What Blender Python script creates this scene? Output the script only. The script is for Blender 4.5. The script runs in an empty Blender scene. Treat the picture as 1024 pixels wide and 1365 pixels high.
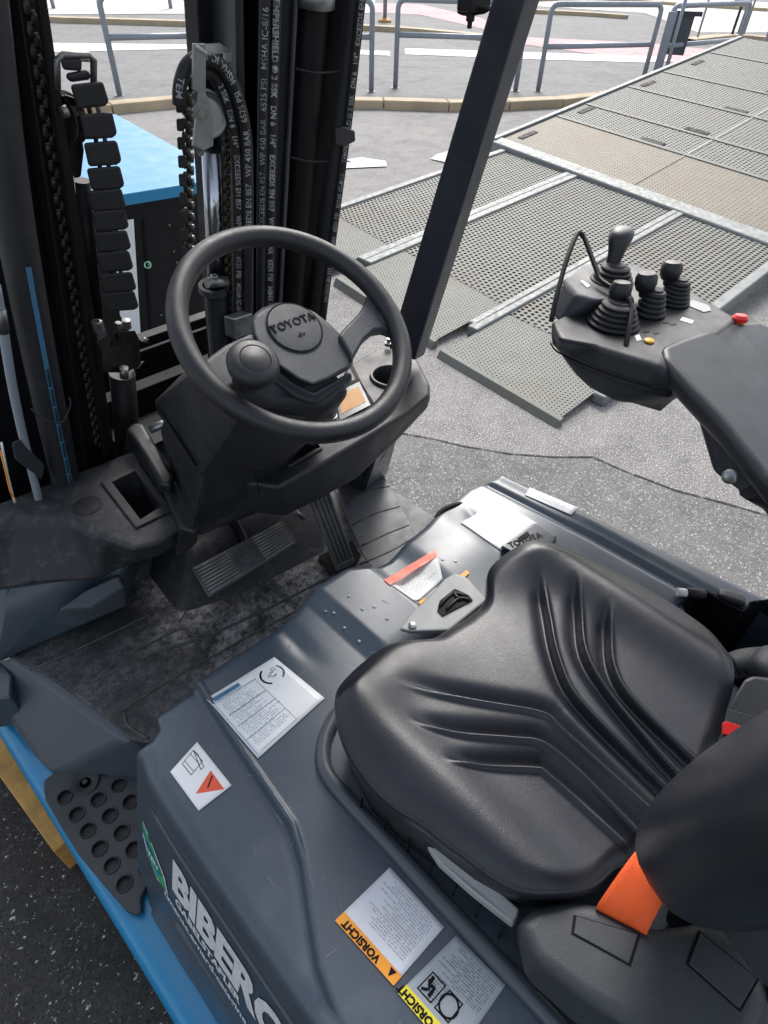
import bpy, bmesh, math, random
import numpy as np
from mathutils import Vector, Matrix, Euler
from mathutils.bvhtree import BVHTree
random.seed(7)
S = bpy.context.scene
COL = S.collection
# ---------------------------------------------------------------- camera
CF = 820.0
_N = np.array([-37, 873, CF]); _D = _N/np.linalg.norm(_N)
_xF = -1152.0; _yF = -(-37*_xF+CF*CF)/873
_F = np.array([_xF, _yF, CF]); _F /= np.linalg.norm(_F)
_U = -_D; _X = np.cross(_F, _U); _X /= np.linalg.norm(_X)
RR = np.array([_X, _F, _U]); CH = 1.95
CC = np.array([0, 0, CH])
cd = bpy.data.cameras.new('camera'); cam = bpy.data.objects.new('camera', cd); COL.objects.link(cam)
cd.sensor_fit = 'VERTICAL'; cd.sensor_height = 36; cd.lens = 36*CF/1365
cd.clip_start = 0.02; cd.clip_end = 500
m = Matrix.Identity(4)
for i in range(3):
    m[i][0] = RR[i][0]; m[i][1] = -RR[i][1]; m[i][2] = -RR[i][2]
m.translation = Vector((0, 0, CH)); cam.matrix_world = m
S.camera = cam
S.render.resolution_x = 768; S.render.resolution_y = 1024
# ---------------------------------------------------------------- sky, sun, exposure
w = bpy.data.worlds.new('World'); S.world = w; w.use_nodes = True
nt = w.node_tree; nt.nodes.clear()
out = nt.nodes.new('ShaderNodeOutputWorld'); bg = nt.nodes.new('ShaderNodeBackground'); sky = nt.nodes.new('ShaderNodeTexSky')
hs = nt.nodes.new('ShaderNodeHueSaturation'); hs.inputs['Saturation'].default_value = 0.5
sky.sky_type = 'NISHITA'; sky.sun_disc = False
SUN_EL, SUN_AZ = 42, 52          # azimuth clockwise from +Y
sky.sun_elevation = math.radians(SUN_EL); sky.sun_rotation = math.radians(SUN_AZ)
sky.air_density = 1.0; sky.dust_density = 3.0; sky.ozone_density = 1.0
nt.links.new(sky.outputs[0], hs.inputs['Color']); nt.links.new(hs.outputs[0], bg.inputs[0]); nt.links.new(bg.outputs[0], out.inputs[0])
bg.inputs[1].default_value = 0.15
sd = bpy.data.lights.new('sun', 'SUN'); sun = bpy.data.objects.new('sun', sd); COL.objects.link(sun)
sd.energy = 1.5; sd.angle = math.radians(24); sd.color = (1, .975, .95)
_e, _a = math.radians(SUN_EL), math.radians(SUN_AZ)
sdir = Vector((math.sin(_a)*math.cos(_e), math.cos(_a)*math.cos(_e), math.sin(_e)))
sun.rotation_euler = sdir.to_track_quat('Z', 'Y').to_euler()
S.view_settings.view_transform = 'Standard'; S.view_settings.look = 'None'
S.view_settings.gamma = 1; S.view_settings.use_curve_mapping = False
S.view_settings.exposure = 0.9

# ---------------------------------------------------------------- placing helpers (points of the place from its known heights)
def ray(px, py): return RR @ np.array([px-512, py-682.5, CF])
def P(px, py, z):
    r = ray(px, py); return Vector(CC+r*(z-CH)/r[2])
def PX(px, py, x):
    r = ray(px, py); return Vector(CC+r*(x/r[0]))
def PY(px, py, y):
    r = ray(px, py); return Vector(CC+r*(y/r[1]))
def plane_pt(px, py, o, n):
    r = Vector(ray(px, py)); c = Vector(CC); return c+r*((o-c).dot(n)/r.dot(n))
MK = 0.17
def M(px, py, d=0.0, y0=1.35):
    r = ray(px, py); t = (y0+d+MK*1.0-MK*CH)/(r[1]+MK*r[2]); return Vector(CC+r*t)
def PV(base, px, py):          # height over a ground point seen at pixel row
    r = ray(px, py); d = math.hypot(base[0], base[1]); k = d/math.hypot(r[0], r[1])
    return Vector((base[0], base[1], CH+r[2]*k))
# ---------------------------------------------------------------- materials
def ramp(nt, fac, stops):
    n = nt.nodes.new('ShaderNodeValToRGB'); e = n.color_ramp.elements
    while len(e) < len(stops): e.new(0.5)
    for k, (p, c) in enumerate(stops):
        e[k].position = p; e[k].color = (*c, 1) if len(c) == 3 else c
    nt.links.new(fac, n.inputs[0]); return n.outputs[0]
def noise(nt, vec, scale, detail=4, rough=.6, dist=0):
    n = nt.nodes.new('ShaderNodeTexNoise'); n.inputs['Scale'].default_value = scale
    n.inputs['Detail'].default_value = detail; n.inputs['Roughness'].default_value = rough; n.inputs['Distortion'].default_value = dist
    nt.links.new(vec, n.inputs['Vector']); return n.outputs[0]
def mixc(nt, fac, a, b, mode='MIX'):
    n = nt.nodes.new('ShaderNodeMix'); n.data_type = 'RGBA'; n.blend_type = mode
    for s, v in ((n.inputs[0], fac), (n.inputs[6], a), (n.inputs[7], b)):
        if isinstance(v, bpy.types.NodeSocket): nt.links.new(v, s)
        elif isinstance(v, tuple): s.default_value = (*v, 1)
        else: s.default_value = v
    return n.outputs[2]
def math_(nt, op, a, b=None):
    n = nt.nodes.new('ShaderNodeMath'); n.operation = op
    for i, v in enumerate((a, b)):
        if v is None: continue
        if isinstance(v, bpy.types.NodeSocket): nt.links.new(v, n.inputs[i])
        else: n.inputs[i].default_value = v
    return n.outputs[0]
def base(name):
    m = bpy.data.materials.new(name); m.use_nodes = True; nt = m.node_tree
    b = nt.nodes['Principled BSDF']; tc = nt.nodes.new('ShaderNodeTexCoord')
    return m, nt, b, tc
def bump(nt, b, h, strength, dist=.01):
    n = nt.nodes.new('ShaderNodeBump'); n.inputs['Strength'].default_value = strength; n.inputs['Distance'].default_value = dist
    nt.links.new(h, n.inputs['Height']); nt.links.new(n.outputs[0], b.inputs['Normal'])
def mat(name, c, rough=.5, metal=0, var=.25, vscale=6, grain=0, gscale=400, coat=0, dust=0, dustc=(.3, .3, .29), rvar=.12, spec=.5):
    m, nt, b, tc = base(name); v = tc.outputs['Object']
    n1 = noise(nt, v, vscale, 6)
    c1 = tuple(x*(1-var) for x in c); c2 = tuple(min(1, x*(1+var)) for x in c)
    col = ramp(nt, n1, [(.3, c1), (.7, c2)])
    if dust:
        n2 = noise(nt, v, vscale*5, 10, .75, .4); f = ramp(nt, n2, [(.52, (0, 0, 0)), (.8, (dust, dust, dust))])
        col = mixc(nt, f, col, dustc)
    nt.links.new(col, b.inputs['Base Color'])
    n3 = noise(nt, v, vscale*3, 5)
    r = ramp(nt, n3, [(.3, (max(0, rough-rvar),)*3), (.7, (min(1, rough+rvar),)*3)])
    nt.links.new(r, b.inputs['Roughness'])
    b.inputs['Metallic'].default_value = metal; b.inputs['Specular IOR Level'].default_value = spec
    if coat: b.inputs['Coat Weight'].default_value = coat; b.inputs['Coat Roughness'].default_value = .2
    if grain: bump(nt, b, noise(nt, v, gscale, 3), grain, .002)
    return m
MT = dict(
    hood=mat('slate_paint', (.046, .064, .086), .34, 0, .08, 3, .12, 900, .15, .22, (.2, .21, .22), .07),
    hoodedge=mat('slate_paint_edge', (.055, .066, .078), .4, 0, .1, 3, .1, 900, .2),
    plastic=mat('black_moulded_plastic', (.014, .015, .018), .46, 0, .2, 5, .35, 900, 0, .18, (.12, .12, .12)),
    plastic2=mat('grey_moulded_plastic', (.032, .036, .041), .46, 0, .15, 6, .4, 800, 0, .15, (.15, .15, .15)),
    dusty=mat('dusty_black_plastic', (.022, .023, .027), .55, 0, .2, 5, .4, 700, 0, .55, (.2, .2, .2)),
    rubber=mat('black_rubber', (.012, .012, .013), .62, 0, .2, 12, .3, 600, 0, .15, (.1, .1, .1)),
    wheelr=mat('wheel_rubber', (.011, .011, .013), .40, 0, .15, 12, .25, 1200),
    steel=mat('black_greasy_steel', (.007, .007, .0075), .5, .0, .3, 5, .1, 300, 0, .12, (.06, .05, .04), .12, .25),
    grease=mat('greasy_chain_steel', (.03, .024, .016), .35, .3, .5, 30, .6, 150, 0, .5, (.09, .07, .04)),
    chrome=mat('chromed_rod', (.36, .38, .42), .2, 1, .1, 4),
    zinc=mat('zinc_plated_steel', (.33, .34, .34), .38, .85, .12, 30, .1, 200),
    bolt=mat('dull_bolt_steel', (.2, .2, .19), .35, .8, .2, 50),
    galv=mat('galvanised_steel', (.20, .212, .205), .62, .2, .12, 8, .15, 60, 0, .35, (.3, .28, .24)),
    greypaint=mat('grey_painted_tube', (.26, .29, .33), .45, .2, .1, 4),
    blue=mat('cyan_blue_paint', (.0, .20, .40), .32, 0, .07, 4, .05, 300, .5, .05, (.1, .2, .3)),
    bluetop=mat('sky_blue_paint', (.02, .22, .42), .6, 0, .06, 3, .02, 300, .2),
    postp=mat('dark_blue_grey_paint', (.02, .025, .034), .36, 0, .1, 8, .15, 700, .3),
    black=mat('matt_black', (.004, .004, .005), .7, 0, .2, 6, 0, 400, 0, 0, (.3, .3, .29), .12, .2),
    orange=mat('orange_webbing', (.85, .11, .015), .7, 0, .08, 40, .5, 900),
    red=mat('red_plastic', (.7, .02, .015), .35),
    lightgrey=mat('light_grey_plastic', (.33, .34, .33), .5, 0, .08, 10, .3, 900),
    white=mat('white_print', (.8, .8, .79), .5, 0, .03, 20),
    dimwhite=mat('worn_white_print', (.62, .62, .6), .6, 0, .15, 90),
    hoseprint=mat('rubbed_hose_print', (.30, .30, .29), .7, 0, .75, 60, 0, 400, 0, .8, (.03, .03, .03)),
    blueprint=mat('blue_print', (.05, .16, .26), .6, 0, .2, 60),
    green=mat('green_sticker', (.03, .33, .13), .45, 0, .1, 30),
    padp=mat('smooth_armrest_skin', (.022, .024, .027), .36, 0, .1, 5, .25, 1100, 0, 0),
    floorgrey=mat('dusty_grey_floor_rubber', (.11, .112, .115), .6, 0, .3, 9, .4, 500, 0, .6, (.2, .2, .2)),
    matedge=mat('scuffed_mat_edge', (.06, .06, .058), .6, 0, .6, 40, .4, 500, 0, .5, (.2, .2, .19)),
    worn=mat('worn_pedal_rubber', (.26, .25, .235), .55, 0, .4, 25, .3, 500, 0, .6, (.25, .24, .22)),
    rubber2=mat('ribbed_pedal_rubber', (.12, .12, .122), .45, 0, .3, 12, .3, 500, 0, .2, (.1, .1, .1)),
    wood=mat('weathered_ochre_wood', (.46, .25, .06), .7, 0, .3, 14, .5, 120, 0, .5, (.12, .07, .03)),
    orangep=mat('orange_print', (.9, .34, .02), .4, 0, .03, 10),
    redp=mat('red_print', (.75, .1, .04), .45, 0, .03, 10),
    yellow=mat('yellow_print', (.85, .72, .04), .4, 0, .03, 10),
    lcd=mat('amber_display', (.6, .33, .14), .7, 0, .05, 30),
    yellowb=mat('amber_button', (.8, .38, .02), .35),
    kerb=mat('tan_kerb_stone', (.44, .35, .23), .8, 0, .15, 2, .4, 60, 0, .4, (.35, .32, .26)),
    kerbtop=mat('pale_kerb_top', (.52, .46, .36), .8, 0, .12, 2, .4, 60),
    concrete=mat('pale_concrete', (.5, .49, .46), .85, 0, .1, 1, .4, 40),
)
def leather():
    m, nt, b, tc = base('black_leatherette'); v = tc.outputs['Object']
    n = noise(nt, v, 7, 5); col = ramp(nt, n, [(.3, (.008, .009, .013)), (.7, (.015, .017, .023))])
    b.inputs['Roughness'].default_value = .33
    vo = nt.nodes.new('ShaderNodeTexVoronoi'); vo.feature = 'DISTANCE_TO_EDGE'; vo.inputs['Scale'].default_value = 330
    nv = nt.nodes.new('ShaderNodeTexNoise'); nv.inputs['Scale'].default_value = 40
    nt.links.new(v, nv.inputs['Vector'])
    mx = nt.nodes.new('ShaderNodeVectorMath'); mx.operation = 'MULTIPLY_ADD'; mx.inputs[1].default_value = (.02,)*3
    nt.links.new(nv.outputs['Color'], mx.inputs[0]); nt.links.new(v, mx.inputs[2]); nt.links.new(mx.outputs[0], vo.inputs['Vector'])
    h1 = ramp(nt, vo.outputs['Distance'], [(0, (0, 0, 0)), (.12, (1, 1, 1))])
    h2 = noise(nt, v, 60, 8, .7, 1.5)
    h = math_(nt, 'ADD', math_(nt, 'MULTIPLY', h1, .5), math_(nt, 'MULTIPLY', h2, 1.2))
    bump(nt, b, h, .13, .0016)
    nt.links.new(col, b.inputs['Base Color'])
    r = ramp(nt, noise(nt, v, 11, 6), [(.3, (.29,)*3), (.7, (.40,)*3)]); nt.links.new(r, b.inputs['Roughness'])
    return m
MT['leather'] = leather()
def asphalt(name, dark, light, speck, sc=1.0, rough=.85, amount=.62):
    m, nt, b, tc = base(name); v = tc.outputs['Object']
    big = noise(nt, v, .8, 6, .65); mid = noise(nt, v, 6, 8, .7); fine = noise(nt, v, 160*sc, 4, .7)
    c = ramp(nt, big, [(.3, dark), (.7, light)])
    c = mixc(nt, ramp(nt, mid, [(.35, (0, 0, 0)), (.7, (.7,)*3)]), c, tuple(x*1.35 for x in light))
    st = noise(nt, v, 1.7, 8, .7, 1.2); c = mixc(nt, ramp(nt, st, [(.50, (0, 0, 0)), (.72, (.6,)*3)]), c, tuple(x*.55 for x in dark))
    sp_ = noise(nt, v, 28, 6, .75); c = mixc(nt, ramp(nt, sp_, [(.52, (0, 0, 0)), (.7, (.55,)*3)]), c, tuple(x*1.7 for x in light))
    c = mixc(nt, ramp(nt, fine, [(.35, (.75,)*3), (.5, (0, 0, 0))]), c, tuple(x*.4 for x in dark))
    c = mixc(nt, ramp(nt, noise(nt, v, 120*sc, 4, .65), [(amount, (0, 0, 0)), (amount+.05, (1,)*3)]), c, speck)
    nt.links.new(c, b.inputs['Base Color']); b.inputs['Roughness'].default_value = rough; b.inputs['Specular IOR Level'].default_value = .3
    bump(nt, b, fine, .6, .006)
    return m
MT['asphalt'] = asphalt('pale_worn_asphalt', (.135, .130, .122), (.235, .226, .212), (.62, .61, .6), 1, .85, .56)
MT['asphalt2'] = asphalt('darker_asphalt', (.11, .106, .101), (.18, .174, .166), (.5, .5, .48), 1, .8, .58)
MT['asphalt3'] = asphalt('shade_and_joint_asphalt', (.030, .028, .026), (.055, .051, .047), (.6, .6, .58), .7, .85, .63)  # dark tone holds painted shade for the left strip; the joint uses it too
MT['road'] = asphalt('pale_road_asphalt', (.155, .155, .155), (.225, .223, .218), (.4, .4, .39))
MT['redlane'] = asphalt('red_lane_asphalt', (.55, .33, .33), (.62, .38, .38), (.65, .4, .4))
MT['roadwhite'] = asphalt('white_road_paint', (.7, .7, .69), (.8, .8, .78), (.82, .82, .8))
def rampmetal(name, tint):
    m, nt, b, tc = base(name); v = tc.outputs['Object']
    c = ramp(nt, noise(nt, v, 9, 8, .7), [(.3, tuple(x*.75 for x in tint)), (.7, tint)])
    c = mixc(nt, ramp(nt, noise(nt, v, 1.3, 6, .6, .5), [(.5, (0, 0, 0)), (.75, (.6,)*3)]), c, (.15, .105, .07))
    nt.links.new(c, b.inputs['Base Color']); b.inputs['Roughness'].default_value = .68; b.inputs['Metallic'].default_value = .1
    bump(nt, b, noise(nt, v, 60, 4), .3, .003); return m
MT['tread'] = rampmetal('dirty_galvanised_tread', (.17, .176, .155))
MT['tan'] = rampmetal('tan_dusty_tread', (.19, .168, .125))
def matte_mat():
    m, nt, b, tc = base('dusty_rubber_mat'); v = tc.outputs['Object']
    n = noise(nt, v, 5, 8, .7, .6); f = noise(nt, v, 45, 8, .75)
    c = ramp(nt, n, [(.3, (.020, .020, .021)), (.7, (.036, .036, .038))])
    k = math_(nt, 'MULTIPLY', ramp(nt, n, [(.42, (0, 0, 0)), (.58, (1,)*3)]), ramp(nt, f, [(.40, (0, 0, 0)), (.58, (1,)*3)]))
    vm = nt.nodes.new('ShaderNodeVectorMath'); vm.operation = 'DISTANCE'; vm.inputs[1].default_value = (.56, 1.03, .6); nt.links.new(v, vm.inputs[0])
    k = math_(nt, 'MULTIPLY', k, ramp(nt, vm.outputs['Value'], [(.14, (1,)*3), (.36, (.22,)*3)]))
    c = mixc(nt, math_(nt, 'MULTIPLY', k, .95), c, (.42, .41, .40))
    nt.links.new(c, b.inputs['Base Color']); b.inputs['Roughness'].default_value = .6
    ck = nt.nodes.new('ShaderNodeTexVoronoi'); ck.inputs['Scale'].default_value = 230; nt.links.new(v, ck.inputs['Vector'])
    bump(nt, b, ck.outputs['Distance'], .5, .002); return m
MT['mat'] = matte_mat()
def uvmat(name, paper, ink, lines, blocks, size=60.0, strength=.8, band=None):
    """printed sheet: rows of small print in the given uv blocks (u0,v0,u1,v1)"""
    m, nt, b, tc = base(name); sep = nt.nodes.new('ShaderNodeSeparateXYZ'); nt.links.new(tc.outputs['UV'], sep.inputs[0])
    u, v = sep.outputs[0], sep.outputs[1]
    row = math_(nt, 'FRACT', math_(nt, 'MULTIPLY', v, lines)); rowm = math_(nt, 'GREATER_THAN', row, .45)
    rid = math_(nt, 'FLOOR', math_(nt, 'MULTIPLY', v, lines))
    comb = nt.nodes.new('ShaderNodeCombineXYZ'); nt.links.new(math_(nt, 'MULTIPLY', u, size), comb.inputs[0]); nt.links.new(math_(nt, 'MULTIPLY', rid, 7.3), comb.inputs[1])
    n = noise(nt, comb.outputs[0], 1.6, 2); ink1 = math_(nt, 'MULTIPLY', rowm, ramp(nt, n, [(.42, (0, 0, 0)), (.5, (1,)*3)]))
    wn = nt.nodes.new('ShaderNodeTexWhiteNoise'); wn.noise_dimensions = '1D'; nt.links.new(rid, wn.inputs['W'])
    tot = None
    for (u0, v0, u1, v1) in blocks:
        endu = math_(nt, 'SUBTRACT', u1, math_(nt, 'MULTIPLY', wn.outputs[0], (u1-u0)*.45))
        k = math_(nt, 'MULTIPLY', math_(nt, 'GREATER_THAN', u, u0), math_(nt, 'LESS_THAN', u, endu))
        k = math_(nt, 'MULTIPLY', k, math_(nt, 'MULTIPLY', math_(nt, 'GREATER_THAN', v, v0), math_(nt, 'LESS_THAN', v, v1)))
        tot = k if tot is None else math_(nt, 'MAXIMUM', tot, k)
    f = math_(nt, 'MULTIPLY', math_(nt, 'MULTIPLY', ink1, tot), strength)
    pn = noise(nt, tc.outputs['Object'], 20, 5); pc = ramp(nt, pn, [(.3, tuple(x*.9 for x in paper)), (.7, paper)])
    nt.links.new(mixc(nt, f, pc, ink), b.inputs['Base Color']); b.inputs['Roughness'].default_value = .42
    return m
# ---------------------------------------------------------------- mesh helpers
def struct(o): o['kind'] = 'structure'; return o
def stuff(o): o['kind'] = 'stuff'; return o
def link(name, me, mt, parent=None, smooth=False):
    o = bpy.data.objects.new(name, me); COL.objects.link(o)
    if mt: me.materials.append(MT[mt] if isinstance(mt, str) else mt)
    if parent:
        o.parent = parent
        if parent.type == 'EMPTY': o.matrix_parent_inverse = Matrix.Translation(-parent.location)
    if smooth:
        me.polygons.foreach_set('use_smooth', [True]*len(me.polygons))
    return o
def bev(o, wd, seg=3, ang=28):
    if wd <= 0: return o
    mo = o.modifiers.new('bevel', 'BEVEL'); mo.width = wd; mo.segments = seg; mo.limit_method = 'ANGLE'; mo.angle_limit = math.radians(ang)
    mo.harden_normals = True
    o.data.polygons.foreach_set('use_smooth', [True]*len(o.data.polygons)); return o
def hull(name, pts, mt, parent=None, b=.006, seg=3, ang=28):
    bm = bmesh.new()
    for p in pts: bm.verts.new(p)
    r = bmesh.ops.convex_hull(bm, input=bm.verts)
    bmesh.ops.delete(bm, geom=[v for v in bm.verts if not v.link_faces], context='VERTS')
    bmesh.ops.dissolve_limit(bm, angle_limit=math.radians(4), verts=bm.verts, edges=bm.edges)
    bmesh.ops.recalc_face_normals(bm, faces=bm.faces)
    me = bpy.data.meshes.new(name); bm.to_mesh(me); bm.free()
    return bev(link(name, me, mt, parent), b, seg, ang)
def prism(name, poly, off, mt, parent=None, b=.004, seg=3, ang=28):
    """polygon (may be concave) extruded by off"""
    bm = bmesh.new(); off = Vector(off)
    a = [bm.verts.new(Vector(p)) for p in poly]; c = [bm.verts.new(Vector(p)+off) for p in poly]
    bm.faces.new(a); bm.faces.new(c[::-1]); n = len(poly)
    for i in range(n): bm.faces.new((a[i], a[(i+1) % n], c[(i+1) % n], c[i])[::-1])
    bmesh.ops.recalc_face_normals(bm, faces=bm.faces)
    me = bpy.data.meshes.new(name); bm.to_mesh(me); bm.free()
    return bev(link(name, me, mt, parent), b, seg, ang)
def box(name, c, size, mt, parent=None, rot=(0, 0, 0), b=.003, seg=2):
    R = Euler(rot).to_matrix(); c = Vector(c); h = Vector(size)/2
    pts = [c+R @ Vector((sx*h.x, sy*h.y, sz*h.z)) for sx in (-1, 1) for sy in (-1, 1) for sz in (-1, 1)]
    return hull(name, pts, mt, parent, b, seg)
def crm(pts, sub=6):
    pts = [Vector(p) for p in pts]
    if len(pts) < 3 or sub < 2: return pts
    o = []; ext = [pts[0]*2-pts[1]]+pts+[pts[-1]*2-pts[-2]]
    for i in range(1, len(ext)-2):
        a, b_, c, d = ext[i-1:i+3]
        for k in range(sub):
            t = k/sub
            o.append(.5*((2*b_)+(c-a)*t+(2*a-5*b_+4*c-d)*t*t+(3*b_-a-3*c+d)*t**3))
    o.append(pts[-1]); return o
def frames(path):
    T = [(path[min(i+1, len(path)-1)]-path[max(i-1, 0)]).normalized() for i in range(len(path))]
    up = Vector((0, 0, 1)) if abs(T[0].z) < .9 else Vector((0, 1, 0))
    u = T[0].cross(up).normalized(); fr = []
    for t in T:
        u = (u-t*u.dot(t)).normalized(); fr.append((u, t.cross(u).normalized(), t))
    return fr
def tube_bm(bm, path, r, n=12, sx=1.0, sy=1.0, caps=True):
    fr = frames(path); rings = []
    for i, p in enumerate(path):
        rad = r[i] if isinstance(r, (list, tuple)) else r
        u, v, t = fr[i]
        rings.append([bm.verts.new(p+u*(math.cos(2*math.pi*k/n)*rad*sx)+v*(math.sin(2*math.pi*k/n)*rad*sy)) for k in range(n)])
    for a, b_ in zip(rings, rings[1:]):
        for k in range(n): 
            f = bm.faces.new((a[k], a[(k+1) % n], b_[(k+1) % n], b_[k])); f.smooth = True
    if caps: bm.faces.new(rings[0][::-1]); bm.faces.new(rings[-1])
def tube(name, pts, r, mt, parent=None, sub=6, n=14, sx=1., sy=1.):
    path = crm(pts, sub); bm = bmesh.new()
    if isinstance(r, (list, tuple)) and len(r) != len(path):
        k = len(path)-1; r = [float(np.interp(i/k*(len(r)-1), range(len(r)), r)) for i in range(k+1)]
    tube_bm(bm, path, r, n, sx, sy)
    bmesh.ops.recalc_face_normals(bm, faces=bm.faces)
    me = bpy.data.meshes.new(name); bm.to_mesh(me); bm.free()
    return link(name, me, mt, parent)
def lathe(name, prof, o, axis, mt, parent=None, n=32, sm=True, sx=1.0):
    """profile [(r, h)] turned about axis at o"""
    axis = Vector(axis).normalized(); u = axis.orthogonal().normalized(); v = axis.cross(u); o = Vector(o)
    bm = bmesh.new(); rings = []
    for (r, h) in prof:
        if r < 1e-6: rings.append([bm.verts.new(o+axis*h)])
        else: rings.append([bm.verts.new(o+axis*h+u*math.cos(2*math.pi*k/n)*r+v*math.sin(2*math.pi*k/n)*r*sx) for k in range(n)])
    for a, b_ in zip(rings, rings[1:]):
        for k in range(n):
            if len(a) == 1 and len(b_) == 1: continue
            if len(a) == 1: bm.faces.new((a[0], b_[k], b_[(k+1) % n]))
            elif len(b_) == 1: bm.faces.new((a[k], a[(k+1) % n], b_[0]))
            else: bm.faces.new((a[k], a[(k+1) % n], b_[(k+1) % n], b_[k]))
    bmesh.ops.recalc_face_normals(bm, faces=bm.faces)
    me = bpy.data.meshes.new(name); bm.to_mesh(me); bm.free()
    ob = link(name, me, mt, parent, sm)
    if sm:
        me.set_sharp_from_angle(angle=math.radians(40))
    return ob
def loft(name, rings, mt, parent=None, sub=2, cap=True):
    bm = bmesh.new(); V = [[bm.verts.new(Vector(p)) for p in r] for r in rings]; n = len(V[0])
    for a, b_ in zip(V, V[1:]):
        for k in range(n): bm.faces.new((a[k], a[(k+1) % n], b_[(k+1) % n], b_[k]))
    if cap: bm.faces.new(V[0][::-1]); bm.faces.new(V[-1])
    bmesh.ops.recalc_face_normals(bm, faces=bm.faces)
    me = bpy.data.meshes.new(name); bm.to_mesh(me); bm.free()
    o = link(name, me, mt, parent, True)
    if sub: mo = o.modifiers.new('sub', 'SUBSURF'); mo.levels = sub; mo.render_levels = sub
    return o
def bake(o):
    dg = bpy.context.evaluated_depsgraph_get(); dg.update()
    me = bpy.data.meshes.new_from_object(o.evaluated_get(dg)); mats = list(o.data.materials)
    o.modifiers.clear(); o.data = me
    return o
def cut(o, *cutters):
    """boolean difference, baked; the cutters are removed"""
    for c in cutters:
        mo = o.modifiers.new('cut', 'BOOLEAN'); mo.object = c; mo.solver = 'EXACT'
    bpy.context.view_layer.update(); bake(o)
    for c in cutters: bpy.data.objects.remove(c)
    return o
def grid_mesh(name, pts, nu, nv, mt, parent=None, uv=False):
    faces = [(i*nv+j, (i+1)*nv+j, (i+1)*nv+j+1, i*nv+j+1) for i in range(nu-1) for j in range(nv-1)]
    me = bpy.data.meshes.new(name); me.from_pydata([tuple(p) for p in pts], [], faces)
    if uv:
        l = me.uv_layers.new(name='UVMap'); 
        for lp in me.loops:
            i, j = divmod(lp.vertex_index, nv); l.data[lp.index].uv = (i/(nu-1), j/(nv-1))
    return link(name, me, mt, parent, True)
def text_mesh(s, size=1.0, bold=0.0, space=1.0, ext=0.0):
    c = bpy.data.curves.new('t', 'FONT'); c.body = s; c.size = size; c.offset = bold; c.space_character = space; c.extrude = ext
    c.resolution_u = 3
    o = bpy.data.objects.new('t', c); COL.objects.link(o); dg = bpy.context.evaluated_depsgraph_get(); dg.update()
    me = bpy.data.meshes.new_from_object(o.evaluated_get(dg)); bpy.data.objects.remove(o); return me
def text_on(name, s, fn, size, mt, parent, bold=0.0, space=1.0, cut_len=.004, align=0, ext=0.0, fine=False):
    """lettering mapped through fn(x, y) -> point"""
    me = text_mesh(s, size, bold, space, ext)
    bm = bmesh.new(); bm.from_mesh(me)
    if fine: bmesh.ops.triangulate(bm, faces=bm.faces); bmesh.ops.subdivide_edges(bm, edges=[e for e in bm.edges if e.calc_length() > size*.12], cuts=2, use_grid_fill=True)
    xs = [v.co.x for v in bm.verts]; off = -(max(xs)+min(xs))/2 if align else 0
    for v in bm.verts:
        v.co = fn(v.co.x+off, v.co.y, v.co.z) if ext else fn(v.co.x+off, v.co.y)
    bm.to_mesh(me); bm.free(); me.name = name
    return stuff(link(name, me, mt, parent))
def empty(name, loc, label, cat, group=None):
    o = bpy.data.objects.new(name, None); COL.objects.link(o); o.location = loc; o.empty_display_size = .1
    o['label'] = label; o['category'] = cat
    if group: o['group'] = group
    bpy.context.view_layer.update(); return o
def tag(o, label, cat, group=None):
    o['label'] = label; o['category'] = cat
    if group: o['group'] = group
    return o
def flat(name, poly, mt, z=None):
    me = bpy.data.meshes.new(name); me.from_pydata([tuple(p) for p in poly], [], [tuple(range(len(poly)))]); 
    bm = bmesh.new(); bm.from_mesh(me)
    bmesh.ops.triangulate(bm, faces=bm.faces)
    for f in bm.faces:
        if f.normal.z < 0: f.normal_flip()
    bm.to_mesh(me); bm.free()
    return link(name, me, mt)
# ================================================================ GROUND AND ROADS
gx = [-60, 90]; gy = [-60, 110]
struct(flat('ground', [(gx[0], gy[0], 0), (gx[1], gy[0], 0), (gx[1], gy[1], 0), (gx[0], gy[1], 0)], 'asphalt'))
def gp(px, py, z): v = P(px, py, 0); v.z = z; return v
# darker asphalt patch around the truck; its irregular seam is visible right of the truck
seam = [(480, 566), (530, 579), (575, 585), (620, 598), (680, 606), (740, 611), (790, 612), (830, 628), (870, 645), (900, 655), (960, 672), (1023, 690), (1150, 728)]
sp = [gp(a, b+random.uniform(-2, 2), .004) for a, b in seam]
poly = [Vector((.2, 2.9, .004)), Vector((1.2, 2.4, .004))]+sp+[Vector((2.6, -6, .004)), Vector((.2, -6, .004))]
struct(flat('asphalt_patch', poly, 'asphalt2'))
struct(flat('shade_toned_asphalt_strip', [(-7, -7, .008), (.35, -7, .008), (.3, -1, .008), (.32, 1.0, .008), (.28, 2.6, .008), (-7, 2.5, .008)], 'asphalt3'))  # gritty ground left of the truck, its shade put into the dark colour
# tar seam as a narrow crack-filled joint
bm = bmesh.new()
for p, q in zip(sp, sp[1:]):
    n = 6
    for k in range(n):
        a = p.lerp(q, k/n); c = p.lerp(q, (k+1)/n); wd = .002+.005*random.random(); d = Vector((-(c-a).y, (c-a).x, 0)).normalized()*wd
        up = Vector((0, 0, .003)); bm.faces.new([bm.verts.new(x+up) for x in (a-d, c-d, c+d, a+d)])
me = bpy.data.meshes.new('asphalt_joint'); bm.to_mesh(me); bm.free(); struct(link('asphalt_joint', me, 'asphalt3'))
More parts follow.
